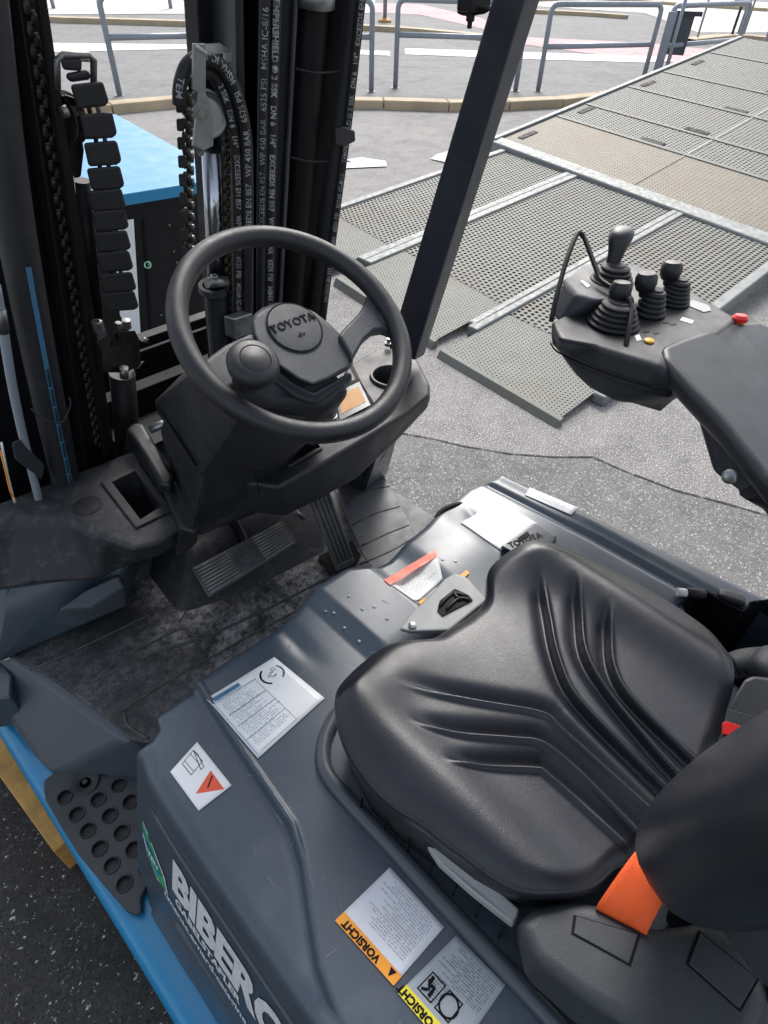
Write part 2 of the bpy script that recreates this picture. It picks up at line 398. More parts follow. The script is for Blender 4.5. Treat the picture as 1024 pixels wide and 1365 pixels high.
# far road, beyond the near kerb
def gpoly(pts, z): return [gp(a, b, z) for a, b in pts]
kl = [(-60, 172), (20, 163), (60, 158), (150, 153), (260, 143), (380, 145), (500, 146), (600, 149), (720, 146), (800, 138), (900, 124), (1040, 100), (1200, 70)]
kpts = [gp(a, b, 0) for a, b in kl]
def offs(pts, d):
    o = []
    for i, p in enumerate(pts):
        t = (pts[min(i+1, len(pts)-1)]-pts[max(i-1, 0)]); t.z = 0; t.normalize(); o.append(p+Vector((-t.y, t.x, 0))*d)
    return o
kin = offs(kpts, 0.3)
kin = [p if p.length > q.length else q*2-p for p, q in zip(kin, kpts)]
isl = offs(kpts, 2.2)
struct(flat('far_road', kin+[Vector((60, 3, 0)), Vector((80, 80, 0)), Vector((-10, 90, 0)), Vector((-20, 30, 0))], 'road')).location.z = .004
# kerb stones one by one
path = crm(kpts, 8); acc = []; L = 0; stone = 1.0
cum = [0]
for a, b in zip(path, path[1:]): cum.append(cum[-1]+(b-a).length)
def along(s):
    s = max(0, min(cum[-1]-1e-4, s)); i = max(j for j in range(len(cum)) if cum[j] <= s); i = min(i, len(path)-2)
    t = (s-cum[i])/(cum[i+1]-cum[i]); d = (path[i+1]-path[i]).normalized(); return path[i].lerp(path[i+1], t), Vector((-d.y, d.x, 0))
kerb = bpy.data.objects.new('kerb', None); COL.objects.link(kerb); kerb['kind'] = 'structure'
s0 = 0
while s0 < cum[-1]-.3:
    (a, na), (b, nb) = along(s0+.006), along(min(s0+stone, cum[-1])-.006)
    hh = .12+random.uniform(-.004, .004); up = Vector((0, 0, hh)); dn = Vector((0, 0, -.1)); wd = .28
    o = hull('kerb_stone', [a+dn, b+dn, b+nb*wd+dn, a+na*wd+dn, a+up, b+up, b+nb*wd+up, a+na*wd+up], 'kerb', kerb, .02, 2)
    s0 += stone
def far_kerb(pts, wd=.3, h=.12, mt='kerbtop'):
    p = crm([gp(a, b, 0) for a, b in pts], 4); q = offs(p, wd); bm = bmesh.new()
    A = [bm.verts.new(x+Vector((0, 0, -.05))) for x in p]; B = [bm.verts.new(x+Vector((0, 0, h))) for x in p]
    C_ = [bm.verts.new(x+Vector((0, 0, h))) for x in q]; D_ = [bm.verts.new(x+Vector((0, 0, -.05))) for x in q]
    for i in range(len(p)-1):
        for U_, V_ in ((A, B), (B, C_), (C_, D_)): bm.faces.new((U_[i], U_[i+1], V_[i+1], V_[i]))
    me = bpy.data.meshes.new('far_kerb'); bm.to_mesh(me); bm.free(); bmx = link('far_kerb', me, mt); struct(bmx)
far_kerb([(-40, 22), (60, 30), (150, 33), (250, 36), (380, 40), (500, 42), (600, 50), (660, 56)], .35, .12, 'kerb')
far_kerb([(640, 14), (700, 18), (780, 22), (835, 26)], .35, .12, 'kerb')
far_kerb([(700, 3), (800, 1), (900, 8), (1023, 16)], .5, .12, 'kerb')
far_kerb([(925, 60), (980, 54), (1023, 57), (1100, 66)], .4, .12, 'kerb')
# markings
def mark(name, pts, mt='roadwhite', z=.012): struct(flat(name, gpoly(pts, z), mt))
mark('road_marking', [(452, 226), (516, 223), (514, 216), (482, 211), (462, 214), (470, 218), (452, 219)])
mark('road_marking', [(574, 213), (582, 207), (612, 199), (668, 196), (668, 206), (620, 212), (600, 219)])
mark('road_marking', [(540, 73), (720, 80), (860, 84), (900, 81), (872, 76), (700, 70), (540, 65)])
mark('road_marking', [(66, 70), (250, 66), (248, 60), (66, 58)])
mark('road_marking', [(474, 73), (520, 75), (520, 69), (474, 67)])
mark('red_lane', [(700, 50), (865, 58), (940, 66), (1023, 66), (1060, 70), (1060, 97), (960, 90), (860, 80), (780, 71), (700, 60), (640, 38), (560, 20), (483, 16), (483, 4), (560, 6), (640, 24)], 'redlane', .010)
mark('pale_paving', [(640, 0), (700, 8), (860, 18), (930, 44), (1023, 44), (1100, 40), (1100, 10), (900, -6), (640, -14)], 'concrete', .014)
mark('pale_paving', [(60, 20), (500, 18), (500, 0), (300, -16), (60, -12)], 'concrete', .014)
# ================================================================ BARRIERS
def rounded_u(a, b, h, rc=.12):
    a = Vector(a); b = Vector(b); d = (b-a).normalized(); up = Vector((0, 0, 1)); o = [a]
    for k in range(6):
        t = k/5*math.pi/2; o.append(a+up*(h-rc)+d*rc*(1-math.cos(t))+up*rc*math.sin(t))
    for k in range(6):
        t = k/5*math.pi/2; o.append(b+up*(h-rc)-d*rc*(1-math.sin(t))+up*rc*math.cos(t))
    o.append(b); return o
def barrier(pa, pb, h, label, mids=(.5,), r=.042, lean=0):
    a, b = gp(*pa, 0), gp(*pb, 0)
    t = empty('tubular_barrier', (a+b)/2, label, 'barrier', 'grey tubular barriers along the kerb')
    tube('frame', rounded_u(a, b, h), r, 'greypaint', t, 1, 12)
    for mfr in mids:
        u = Vector((0, 0, h*mfr)); tube('mid_rail', [a+u, b+u], r*.95, 'greypaint', t, 1, 12)
    for q in (a, b):
        lathe('foot_plate', [(0, 0), (.08, 0), (.08, .012), (0, .012)], q+Vector((0, 0, .0)), (0, 0, 1), 'galv', t, 16)
    return t
barrier((160, 128), (268, 122), 1.2, 'grey tubular barrier seen through the gap in the mast, leftmost of all', (.60,))
barrier((300, 124), (495, 123), 1.2, 'grey tubular barrier whose one post stands just right of the hoses', (.62,))
barrier((527, 118), (687, 122), 1.2, 'grey tubular barrier partly behind the leaning cab pillar', (.62,))
barrier((717, 122), (855, 115), 1.2, 'grey tubular barrier in full view right of the cab pillar', (.53,))
barrier((871, 112), (970, 98), 1.17, 'grey tubular barrier behind the ramp deck, beside the grey box', (.50,))
barrier((1008, 92), (1110, 80), 1.15, 'grey tubular barrier cut off by the right edge of the photo', (.50,))
barrier((928, 56), (982, 50), 1.1, 'far grey barrier seen small above the grey box', (), .028)
barrier((990, 50), (1060, 48), 1.1, 'far grey barrier at the top right corner', (), .028)
# grey control box on its post, between two barriers
pb = gp(884, 108, 0); t = empty('control_box', pb, 'dark grey box on a short post between two barriers', 'box')
u = Vector((-_X[0]*0, 0, 0)); side = Vector((.52, -.85, 0))
tube('post', [pb, pb+Vector((0, 0, 1.22))], .035, 'postp', t, 1, 8)
prism('housing', [pb+side*-.13+Vector((0, 0, .42)), pb+side*.24+Vector((0, 0, .42)), pb+side*.24+Vector((0, 0, 1.02)), pb+side*-.13+Vector((0, 0, 1.02))], (.12, .07, 0), 'hoodedge', t, .01)
box('lid', pb+side*.1+Vector((.06, .03, 1.05)), (.24, .5, .07), 'postp', t, (0, 0, .55))
pb = gp(867, 114, 0); t = empty('barrier_plate', pb, 'flat grey steel upright beside the grey box', 'post')
prism('plate', [pb+side*-.02, pb+side*.13, pb+side*.13+Vector((0, 0, 1.1)), pb+side*-.02+Vector((0, 0, 1.1))], (.03, .02, 0), 'greypaint', t, .006)
tube('tube', [pb+side*.2, pb+side*.2+Vector((0, 0, 1.35))], .03, 'greypaint', t, 1, 10)
pb = gp(974, 52, 0); t = empty('control_box', pb, 'small far box on a post at the top right corner', 'box')
tube('post', [pb, pb+Vector((0, 0, 1.3))], .04, 'postp', t, 1, 8); box('housing', pb+Vector((0, 0, 1.0)), (.3, .4, .5), 'greypaint', t)
pb = gp(513, 30, 0); t = empty('sign_post', pb, 'thin grey post with dark foot beyond the road, above the mast', 'post')
tube('post', [pb, pb+Vector((0, 0, 2.6))], .06, 'greypaint', t, 1, 10); lathe('foot', [(0, 0), (.2, 0), (.2, .06), (.09, .12), (0, .12)], pb, (0, 0, 1), 'wood', t, 12)
for (a, b, lb) in ((72, 12, 'thin post beyond the far kerb, left one above the mast gap'), (228, 12, 'thin post beyond the far kerb, right one above the mast gap')):
    pb = gp(a, b, 0); t = empty('sign_post', pb, lb, 'post', 'thin posts beyond the far kerb')
    tube('post', [pb, pb+Vector((0, 0, 2.6))], .06, 'greypaint', t, 1, 8)
# ================================================================ LOADING RAMP
def grating(name, o, u, v, nu, nv, rad, mt, parent, th=.006, hexa=True, raised=False):
    """sheet of nu x nv cells with a round hole in each, rows staggered; holes have walls"""
    o = np.array(o, float); u = np.array(u, float); v = np.array(v, float)
    n = np.cross(u, v); n /= np.linalg.norm(n); n = n if n[2] > 0 else -n
    V = []; Fc = []
    ang = [math.pi/8+k*math.pi/4 for k in range(8)]
    cu = np.array([.5+rad*math.cos(a) for a in ang]); cv = np.array([.5+rad*math.sin(a) for a in ang])
    I, J = np.meshgrid(np.arange(nu), np.arange(nv), indexing='ij'); I = I.ravel().astype(float); J = J.ravel().astype(float)
    I = I+(J % 2)*.5-.25
    cx = np.stack([0*I, 0*I+1, 0*I+1, 0*I], 1); cy = np.stack([0*I, 0*I, 0*I+1, 0*I+1], 1)
    X = np.concatenate([cx+I[:, None], cu[None]+I[:, None], cu[None]+I[:, None]], 1)
    Y = np.concatenate([cy+J[:, None], cv[None]+J[:, None], cv[None]+J[:, None]], 1)
    Z = np.zeros_like(X); Z[:, 12:] = -th
    pts = o+X[..., None]*u+Y[..., None]*v+Z[..., None]*n
    pts = pts.reshape(-1, 3); k = np.arange(len(I))*20
    # hole verts 4..11 start at 22.5deg: 0,1 upper right .. ; corners 0(ll) 1(lr) 2(ur) 3(ul)
    quads = [(1, 2, 4, 11), (2, 3, 6, 5), (3, 0, 8, 7), (0, 1, 10, 9)]
    tris = [(2, 5, 4), (3, 7, 6), (0, 9, 8), (1, 11, 10)]
    walls = [(4+i, 4+(i+1) % 8, 12+(i+1) % 8, 12+i) for i in range(8)]
    fq = np.concatenate([(k[:, None]+np.array(q)[None]) for q in quads+walls], 0); ft = np.concatenate([(k[:, None]+np.array(q)[None]) for q in tris], 0)
    me = bpy.data.meshes.new(name); me.from_pydata(pts.tolist(), [], fq.tolist()+ft.tolist())
    ob = link(name, me, mt, parent); return ob
rt = empty('loading_ramp', (4.5, 3.0, 0), 'galvanised loading ramp of perforated treads rising to a wide deck', 'ramp')
SL = .05
def zl(x): return .035+SL*(x-2.8)
def lane(y0, y1, xf0, xf1, xm0, xm1):
    # front flap with fine chequer, then open perforated tread; skewed front edge
    sk = (xf1-xf0)/(y1-y0)
    a = Vector((xf0, y0, zl(xf0))); 
    ln = 3.7-.0
    pitch = .044; L1 = xm0-xf0; Wd = y1-y0
    nu = max(2, int(L1/.026)); nv = int(Wd/.026)
    stuff(grating('tread_flap', a, Vector((L1/nu, 0, SL*L1/nu)), Vector((sk*Wd/nv, Wd/nv, SL*sk*Wd/nv)), nu, nv, .2, 'tread', rt))
    b_ = a+Vector((L1, 0, SL*L1)); L2 = 6.6-xm0; nu = int(L2/pitch); nv = int(Wd/pitch)
    stuff(grating('perforated_tread', b_, Vector((L2/nu, 0, SL*L2/nu)), Vector((sk*Wd/nv, Wd/nv, SL*sk*Wd/nv)), nu, nv, .34, 'tread', rt))
    e = [Vector((xf0-.03, y0-.02, 0.0)), Vector((xf1-.03, y1+.02, 0.0)), Vector((xf1+.035, y1+.02, 0)), Vector((xf0+.035, y0-.02, 0))]
    hull('front_edge', e+[Vector((p.x+(.03 if i < 2 else 0), p.y, zl(p.x)+.010)) for i, p in enumerate(e)], 'tread', rt, .004, 2)
    for y in (y0-.045, y1+.045):      # side beams
        x0 = xf0 if y < y0 else xf1; x0 += .35
        hull('side_beam', [Vector((x, yy, z)) for x in (x0, 6.7) for yy in (y-.042, y+.042) for z in (0.0 if x < 4 else zl(x)-.1, zl(x)+.018)], 'galv', rt, .014, 3)
    # cross members under the tread
    for k in range(7):
        x = xf0+.7+k*.5
        hull('cross_member', [Vector((x+dx+(yy-y0)*sk, yy, zl(x)+dz)) for dx in (-.02, .02) for yy in (y0, y1) for dz in (-.07, -.012)], 'galv', rt, 0)
lane(3.62, 4.50, 3.02, 3.17, 3.74, 3.86)
lane(2.33, 3.45, 2.84, 3.02, 3.57, 3.69)
lane(1.28, 2.2, 2.70, 2.79, 3.40, 3.5)
DS = .10
def zd(x): return .25+DS*(x-6.3)
def dp(x, y, dz=0): xx = x+.19*(y-3); return Vector((xx, y, zd(xx)+dz))
# heavy cross bar at the deck's lower end
prism('cross_bar', [dp(6.20, 0.2, .0), dp(6.20, 4.78, .0), dp(6.37, 4.78, .01), dp(6.37, 0.2, .01)], (0, 0, -.09), 'galv', rt, .02)
rows = [6.33, 7.42, 8.05, 9.05, 10.0, 11.4, 12.6]
splits = [0.2, 1.0, 2.6, 4.72]
for i in range(len(rows)-1):
    x0, x1 = rows[i], rows[i+1]
    for (y0, y1) in ((0.2, 1.25), (1.252, 2.88), (2.882, 4.72)):
        g = .012; L = x1-x0-2*g; Wd = y1-y0-g
        a = dp(x0+g, y0)
        if i == 0:
            nu, nv = int(L/.047), int(Wd/.047)
            o = grating('tan_panel', a, Vector((L/nu, 0, DS*L/nu)), dp(x0+g, y0+Wd)-a and (dp(x0+g, y0+Wd)-a)/nv, nu, nv, .14, 'tan', rt)
        else:
            nu, nv = int(L/.047), int(Wd/.047)
            o = grating('perforated_panel', a, Vector((L/nu, 0, DS*L/nu)), (dp(x0+g, y0+Wd)-a)/nv, nu, nv, .28, 'tread', rt)
        stuff(o)
        if y0 > .5: prism('panel_joint_bar', [dp(x0+.04, y0-.015, .006), dp(x1-.04, y0-.015, .006), dp(x1-.04, y0+.015, .006), dp(x0+.04, y0+.015, .006)], (0, 0, -.014), 'tan' if i == 0 else 'galv', rt, 0)
    if i: prism('panel_seam_bar', [dp(x0-.028, .2, .010), dp(x0-.028, 4.7, .010), dp(x0+.028, 4.7, .010), dp(x0+.028, .2, .010)], (0, 0, -.02), 'tread', rt, .003)
prism('deck_side_beam', [dp(6.25, 4.74, .02), dp(12.6, 4.74, .02), dp(12.6, 4.74, -.14), dp(6.25, 4.74, -.14)], (0.02, .07, 0), 'galv', rt, .006)
prism('deck_side_beam', [dp(6.25, .1, .02), dp(12.6, .1, .02), dp(12.6, .1, -.2), dp(6.25, .1, -.2)], (0.02, .07, 0), 'galv', rt, .006)
prism('deck_underframe', [dp(6.4, .25, -.10), dp(6.4, 4.6, -.10), dp(12.5, 4.6, -.10), dp(12.5, .25, -.10)], (0, 0, -.04), 'steel', rt, 0)
for k, (x, y) in enumerate([(7.45, 3.2), (8.1, 3.0), (9.08, 3.0), (7.44, 1.5), (10.02, 2.9)]):
    prism('lifting_slot', [dp(x, y, .004), dp(x, y+.3, .004), dp(x+.1, y+.3, .004), dp(x+.1, y, .004)], (0, 0, .004), 'black', rt, 0)
for y in (4.60, ):
    for x in (6.5, 7.7, 9.2, 10.6): prism('lifting_slot', [dp(x, y-.08, .004), dp(x, y, .004), dp(x+.3, y, .004), dp(x+.3, y-.08, .004)], (0, 0, .004), 'black', rt, 0)
# support legs under the deck
for x in (7.4, 9.5, 11.6):
    for y in (.5, 4.5): a = dp(x, y, -.1); box('support_leg', (a.x, a.y, a.z/2), (.12, .12, a.z), 'galv', rt)
# ================================================================ BLUE TOPPED CABINET beyond the mast, PALLET at the truck's side
zc = .98
cA = P(308, 236, zc); dd1 = (P(138, 143, zc)-cA).normalized(); dd2 = Vector((-dd1.y, dd1.x, 0))
if dd2.dot(P(160, 290, zc)-cA) < 0: dd2 = -dd2
q = [cA+dd1*1.75, cA, cA+dd2*.85, cA+dd1*1.75+dd2*.85]
tc_ = empty('blue_topped_cabinet', Vector((sum(v.x for v in q)/4, sum(v.y for v in q)/4, 0)), 'dark cabinet with bright blue top standing just beyond the mast', 'cabinet')
prism('top', q, (0, 0, -.055), 'bluetop', tc_, .006)
cen = sum(q, Vector())/4
qi = [v.lerp(cen, .03)+Vector((0, 0, -.056)) for v in q]
prism('body', qi, (0, 0, -.9), 'steel', tc_, .006)
fn = (qi[2]-qi[1]).normalized(); fo = Vector((fn.y, -fn.x, 0)); fo = fo if fo.y < 0 else -fo
def cab(px, py): return plane_pt(px, py, qi[1]+fo*.006, fo)
prism('white_strip', [cab(150, 296), cab(178, 292), cab(188, 455), cab(183, 460), cab(160, 420)], fo*.002, 'white', tc_, 0)
gc = cab(197, 353); lathe('round_sticker', [(0, .001), (.022, .001), (.022, 0)], gc, fo, 'green', tc_, 24)
for a, b in ((232, 335), (236, 350), (226, 300), (215, 420), (240, 440)): lathe('screw', [(0, .003), (.006, .002), (.006, 0)], cab(a, b), fo, 'bolt', tc_, 10)
lathe('sticker_ring', [(.015, .0016), (.018, .0016), (.018, .001)], gc, fo, 'white', tc_, 24)
prism('door_seam', [cab(190, 292), cab(193, 291), cab(205, 470), cab(202, 471)], fo*.0015, 'black', tc_, 0)
for (a, b, c, d) in ((180, 474, 262, 452), (184, 500, 262, 480)):
    prism('shelf_rail', [cab(a, b), cab(c, d), cab(c, d+11), cab(a, b+11)], fo*.03, 'postp', tc_, .003)
tp = empty('wooden_pallet', (-.1, 1.6, 0), 'ochre wooden pallet on the asphalt under the blue frame edge', 'pallet')
zp = .144
c0, c1 = P(72, 1136, zp), P(-60, 952, zp); dY = (c1-c0); dY.z = 0; dY.normalize(); dX = Vector((dY.y, -dY.x, 0))
def pl(a, b, z): v = c0+dY*a+dX*b; v.z = z; return v
for k in range(4):
    b0 = k*.105
    dz_ = (.0, .003, -.002, .001)[k]
    prism('deck_board', [pl(.004*k, b0, .122), pl(1.2, b0, .122), pl(1.2, b0+.078, .122), pl(.004*k, b0+.078, .122)], (0, 0, .022+dz_), 'wood', tp, .004)
    for a in (.04, .1, .6, 1.14): lathe('nail', [(0, .0012), (.004, .001), (.004, 0)], pl(a, b0+.04, .1442+dz_), (0, 0, 1), 'steel', tp, 8)
for k in (0, 1):
    b0 = k*.3
    prism('bottom_board', [pl(0, b0, .0), pl(1.2, b0, .0), pl(1.2, b0+.1, .0), pl(0, b0+.1, .0)], (0, 0, .022), 'wood', tp, .003)
    for a in (0, .53, 1.06):
        prism('block', [pl(a, b0, .0222), pl(a+.14, b0, .0222), pl(a+.14, b0+.1, .0222), pl(a, b0+.1, .0222)], (0, 0, .077), 'wood', tp, .004)
for a in (0, .53, 1.06): prism('cross_board', [pl(a, 0, .0995), pl(a+.14, 0, .0995), pl(a+.14, .42, .0995), pl(a, .42, .0995)], (0, 0, .022), 'wood', tp, .003)
# ================================================================ FORKLIFT
fk = empty('forklift', (.5, .5, 0), 'grey and blue electric forklift with black seat, steering wheel and mast', 'forklift')
def ploft(name, top, bot, mt, parent=fk, b=.01, seg=3, ang=28):
    bm = bmesh.new(); a = [bm.verts.new(p) for p in top]; c = [bm.verts.new(p) for p in bot]; n = len(a)
    fa = bm.faces.new(a); fc = bm.faces.new(c[::-1])
    for i in range(n):
        bm.faces.new((a[(i+1) % n], a[i], c[i], c[(i+1) % n]))
    bmesh.ops.triangulate(bm, faces=[f for f in bm.faces if f not in (fa, fc)])
    bmesh.ops.dissolve_limit(bm, angle_limit=math.radians(3), verts=bm.verts, edges=bm.edges)
    bmesh.ops.recalc_face_normals(bm, faces=bm.faces)
    me = bpy.data.meshes.new(name); bm.to_mesh(me); bm.free()
    return bev(link(name, me, mt, parent), b, seg, ang)
def PP(pts, z): return [P(a, b, z) for a, b in pts]
ZF = .45
# ---- blue chassis
o = [(-200, 640), (-60, 880), (0, 985), (60, 1083), (110, 1166), (230, 1365), (320, 1515)]
L = [P(a, b, ZF) for a, b in o]
poly = L+[Vector((.12, -.45, ZF)), Vector((1.0, -.45, ZF)), Vector((1.2, -.3, ZF)), Vector((1.24, .5, ZF)), P(575, 716, ZF), P(528, 672, ZF), Vector((1.19, 1.6, ZF)), Vector((.0, 1.75, ZF))]
prism('chassis', poly, (0, 0, -.28), 'blue', fk, .035, 5)
prism('chassis_core', [Vector((.05, -.4, .172)), Vector((1.1, -.4, .172)), Vector((1.1, 1.4, .172)), Vector((.05, 1.4, .172))], (0, 0, -.08), 'steel', fk, 0)
def wheel(x, y, r, wd):
    a = lathe('wheel', [(0, -wd/2), (r*.6, -wd/2), (r*.62, -wd/2+.02), (r*.9, -wd/2), (r, -wd/2+.03), (r, wd/2-.03), (r*.9, wd/2), (r*.62, wd/2-.02), (r*.6, wd/2), (0, wd/2)], (x, y, r), (1, 0, 0), 'rubber', fk, 40)
    lathe('rim', [(0, -wd/2-.004), (r*.35, -wd/2-.004), (r*.58, -wd/2+.006), (r*.58, wd/2-.006), (r*.35, wd/2+.004), (0, wd/2+.004)], (x, y, r), (1, 0, 0), 'zinc', a, 30)
for x in (.14, 1.06): wheel(x, 1.28 if x > .5 else .0, .2, .14)
wheel(1.06, -.05, .2, .14)
# ---- side step and rubber pad with holes
pad = [(58, 1052), (58, 1040), (70, 1031), (125, 995), (178, 1026), (205, 1061), (222, 1163), (196, 1180), (188, 1196), (189, 1214), (182, 1219), (168, 1214), (141, 1183), (105, 1140), (78, 1097), (60, 1066)]
zt = ZF+.024
o = prism('step_pad', PP(pad, zt), (0, 0, -.02), 'plastic2', fk, .004, 2)
holes = [(360, 168), (405, 222), (445, 278), (222, 262), (335, 270), (262, 320), (375, 325), (300, 376), (415, 383), (340, 437), (456, 440), (382, 495), (500, 500), (425, 558)]
cs = []
for a, b in holes:
    c = P(a/2.56, 960+b/2.56, zt); cs.append(lathe('c', [(0, -.010), (.0155, -.010), (.0155, .02), (0, .02)], c, (0, 0, 1), 'black', None, 20, False))
cut(o, *cs)
for a, b in holes:
    c = P(a/2.56, 960+b/2.56, zt)
    lathe('hole_collar', [(.0152, -.009), (.0152, .0025), (.0172, .003), (.0182, .001), (.0182, -.002)], c, (0, 0, 1), 'plastic', o, 20)
    lathe('hole_floor', [(0, -.0095), (.0152, -.0095)], c, (0, 0, 1), 'plastic', o, 16)
c = P(114, 1043, zt); lathe('pad_boss', [(.034, 0), (.03, .004), (.014, .002), (.012, .0), (.006, .0), (.006, .006), (0, .007)], c, (0, 0, 1), 'plastic', o, 24)
# ---- floor side skirt (grey plastic between floor and step)
ZM = .615
hull('floor_skirt', [P(-90, 800, ZM), P(20, 884, ZM), P(60, 905, ZM), P(115, 945, ZM), P(168, 985, ZM), Vector((.5, .9, ZM)), Vector((.3, 1.6, ZM)),
      P(-95, 820, ZF), P(14, 935, ZF), P(40, 985, ZF), P(66, 1036, ZF), P(126, 994, ZF), P(165, 1024, ZF), P(186, 1040, ZF), Vector((.12, .76, ZF)), Vector((.5, .8, ZF)), Vector((.3, 1.6, ZF))], 'hoodedge', fk, .015, 4)
# ---- floor with rubber mat
prism('floor_plate', [Vector((.16, .5, .585)), Vector((1.16, .5, .585)), Vector((1.16, 1.55, .585)), Vector((.04, 1.55, .585)), Vector((.04, 1.15, .585)), Vector((.14, .92, .585))], (0, 0, -.13), 'plastic2', fk, .006)
matp = [(-60, 828), (36, 884), (90, 918), (150, 962), (172, 985), (200, 990), (560, 770), (556, 742), (553, 715), (530, 668), (508, 628), (300, 640), (0, 730)]
mo = prism('floor_mat', PP(matp, ZM+.008), (0, 0, -.012), 'mat', fk, .004, 2)
def ridge(pts, r, mt='matedge', z=ZM+.009, par=mo):
    return tube('mat_ridge', [P(a, b, z) for a, b in pts], r, mt, par, 4, 8)
ridge([(40, 893), (110, 862), (215, 812), (240, 800), (247, 815), (240, 828)], .003)
ridge([(120, 910), (200, 872), (285, 847), (300, 838), (380, 800), (470, 752)], .004)
ridge([(163, 946), (230, 905), (289, 872), (350, 838), (400, 812)], .003)
ridge([(110, 905), (160, 880), (240, 838), (252, 845), (285, 850)], .003)
ridge([(165, 950), (172, 968), (198, 985)], .003)
ridge([(480, 752), (520, 735), (552, 716)], .003); ridge([(470, 700), (500, 685), (533, 675)], .003); ridge([(482, 728), (515, 712), (545, 700)], .003); ridge([(462, 672), (490, 655), (520, 648)], .003)
prism('side_mat', PP([(440, 640), (508, 626), (532, 668), (556, 716), (552, 740), (500, 762), (484, 740), (462, 690)], ZM+.0095), (0, 0, -.006), 'floorgrey', fk, .003)
# black gaiter strip of the mat at the hood's foot (woven), toe board
hull('toe_board', [Vector((.12, 1.22, .60)), Vector((1.1, 1.22, .60)), Vector((.12, 1.5, .92)), Vector((1.1, 1.5, .92)), Vector((.12, 1.55, .60)), Vector((1.1, 1.55, .60))], 'dusty', fk, .01)
ploft('toe_hump', [P(255, 735, .72), P(330, 690, .72), P(430, 640, .72), P(300, 600, .72), P(170, 700, .72)], [P(235, 830, .61), P(330, 800, .61), P(440, 745, .61), P(400, 640, .61), P(170, 740, .61)], 'dusty', fk, .02, 4)
# ---- pedals
bp = ploft('brake_pedal', [P(255, 757, .735), P(376, 693, .735), P(397, 722, .715), P(278, 796, .715)], [P(257, 759, .715), P(376, 696, .715), P(396, 726, .695), P(280, 799, .695)], 'rubber2', fk, .006, 3)
A, B, C2, D2 = [P(a, b, z) for a, b, z in ((255, 757, .736), (376, 693, .736), (397, 722, .716), (278, 796, .716))]
nrm = (B-A).cross(D2-A).normalized(); nrm = nrm if nrm.z > 0 else -nrm
bm = bmesh.new()
for k in range(9):
    t = .08+k*.105; p, q = A.lerp(D2, t), B.lerp(C2, t)
    for (s0, s1) in ((.03, .36), (.64, .97)):
        tube_bm(bm, [p.lerp(q, s0), p.lerp(q, s1)], .0028, 6)
me = bpy.data.meshes.new('pedal_ribs'); bm.to_mesh(me); bm.free(); stuff(link('pedal_ribs', me, 'worn', bp))
lathe('pedal_emblem', [(.024, .0), (.024, .006), (.020, .007), (.020, .005), (.015, .005), (.014, .007), (0, .007)], (A+B+C2+D2)/4, nrm, 'rubber2', bp, 28)
tube('pedal_arm', [P(330, 740, .70), P(315, 700, .72), Vector((.6, 1.35, .85))], .014, 'steel', bp, 4, 10)
ap = ploft('accelerator_pedal', [P(402, 641, .88), P(430, 627, .88), P(473, 745, .66), P(448, 757, .66)], [P(404, 650, .85), P(430, 636, .85), P(471, 752, .635), P(449, 763, .635)], 'rubber2', fk, .004, 2)
A, B, C2, D2 = [P(a, b, z) for a, b, z in ((402, 641, .882), (430, 627, .882), (473, 745, .662), (448, 757, .662))]
for k in range(5):
    t = .1+k*.2; tube('pedal_rib', [A.lerp(B, t).lerp(D2.lerp(C2, t), .02), A.lerp(B, t).lerp(D2.lerp(C2, t), .97)], .0048, 'rubber2', ap, 1, 8)
prism('pedal_recess', PP([(425, 742), (455, 728), (470, 722), (481, 742), (476, 752), (440, 768)], ZM+.012), (0, 0, .004), 'black', fk, 0)
tube('pedal_spring', [P(405, 690, .7), P(390, 680, .75)], .008, 'zinc', ap, 1, 10)
# ---- grey cowl left of the pedals, under the dash beam
cw = ploft('side_cowl', [P(-90, 760, .80), P(0, 775, .80), P(110, 760, .80), P(165, 765, .78), P(200, 700, .85), P(0, 680, .85)], [P(-90, 850, .625), P(14, 886, .625), P(90, 848, .625), P(168, 812, .625), P(200, 720, .64), P(0, 720, .64)], 'hood', fk, .02, 4)
ploft('cowl_boss', [P(78, 812, .76), P(112, 788, .78), P(158, 765, .78), P(166, 782, .76), P(120, 812, .74)], [P(72, 832, .70), P(110, 800, .72), P(160, 768, .70), P(170, 808, .68), P(100, 838, .68)], 'hoodedge', cw, .008, 3)
prism('cowl_leg', PP([(-30, 880), (4, 882), (16, 900), (14, 930), (-30, 935)], .59), (0, 0, -.13), 'hood', fk, .006)
lathe('bolt', [(.009, 0), (.009, .006), (.005, .008), (0, .008)], P(10, 877, .635), Vector((-.3, -.8, .5)), 'bolt', cw, 12)
# ================================================================ HOOD (battery cover)
def XYs(pts, z=.93): return np.array([[P(a, b, z).x, P(a, b, z).y] for a, b in pts])
def pdist(X, Y, poly):
    """signed distance to polyline (positive on its right-hand side when walking along), and arc fraction"""
    best = np.full(X.shape, 1e9); sg = np.zeros(X.shape); fr = np.zeros(X.shape); n = len(poly)-1
    for i in range(n):
        a, b = poly[i], poly[i+1]; d = b-a; L2 = d @ d
        t = np.clip(((X-a[0])*d[0]+(Y-a[1])*d[1])/L2, 0, 1); qx = X-(a[0]+t*d[0]); qy = Y-(a[1]+t*d[1]); dd = np.hypot(qx, qy)
        k = dd < best; best = np.where(k, dd, best); c = d[0]*qy-d[1]*qx; sg = np.where(k, np.where(c < 0, 1., -1.), sg); fr = np.where(k, (i+t)/n, fr)
    return best*sg, fr
def sst(x): x = np.clip(x, 0, 1); return x*x*(3-2*x)
crease = XYs([(240, 870), (262, 912), (285, 950), (345, 1040), (385, 1100), (400, 1150), (411, 1225), (422, 1290), (450, 1365), (515, 1480)])
groove = XYs([(600, 618), (655, 646), (790, 715), (925, 790), (1100, 890)])
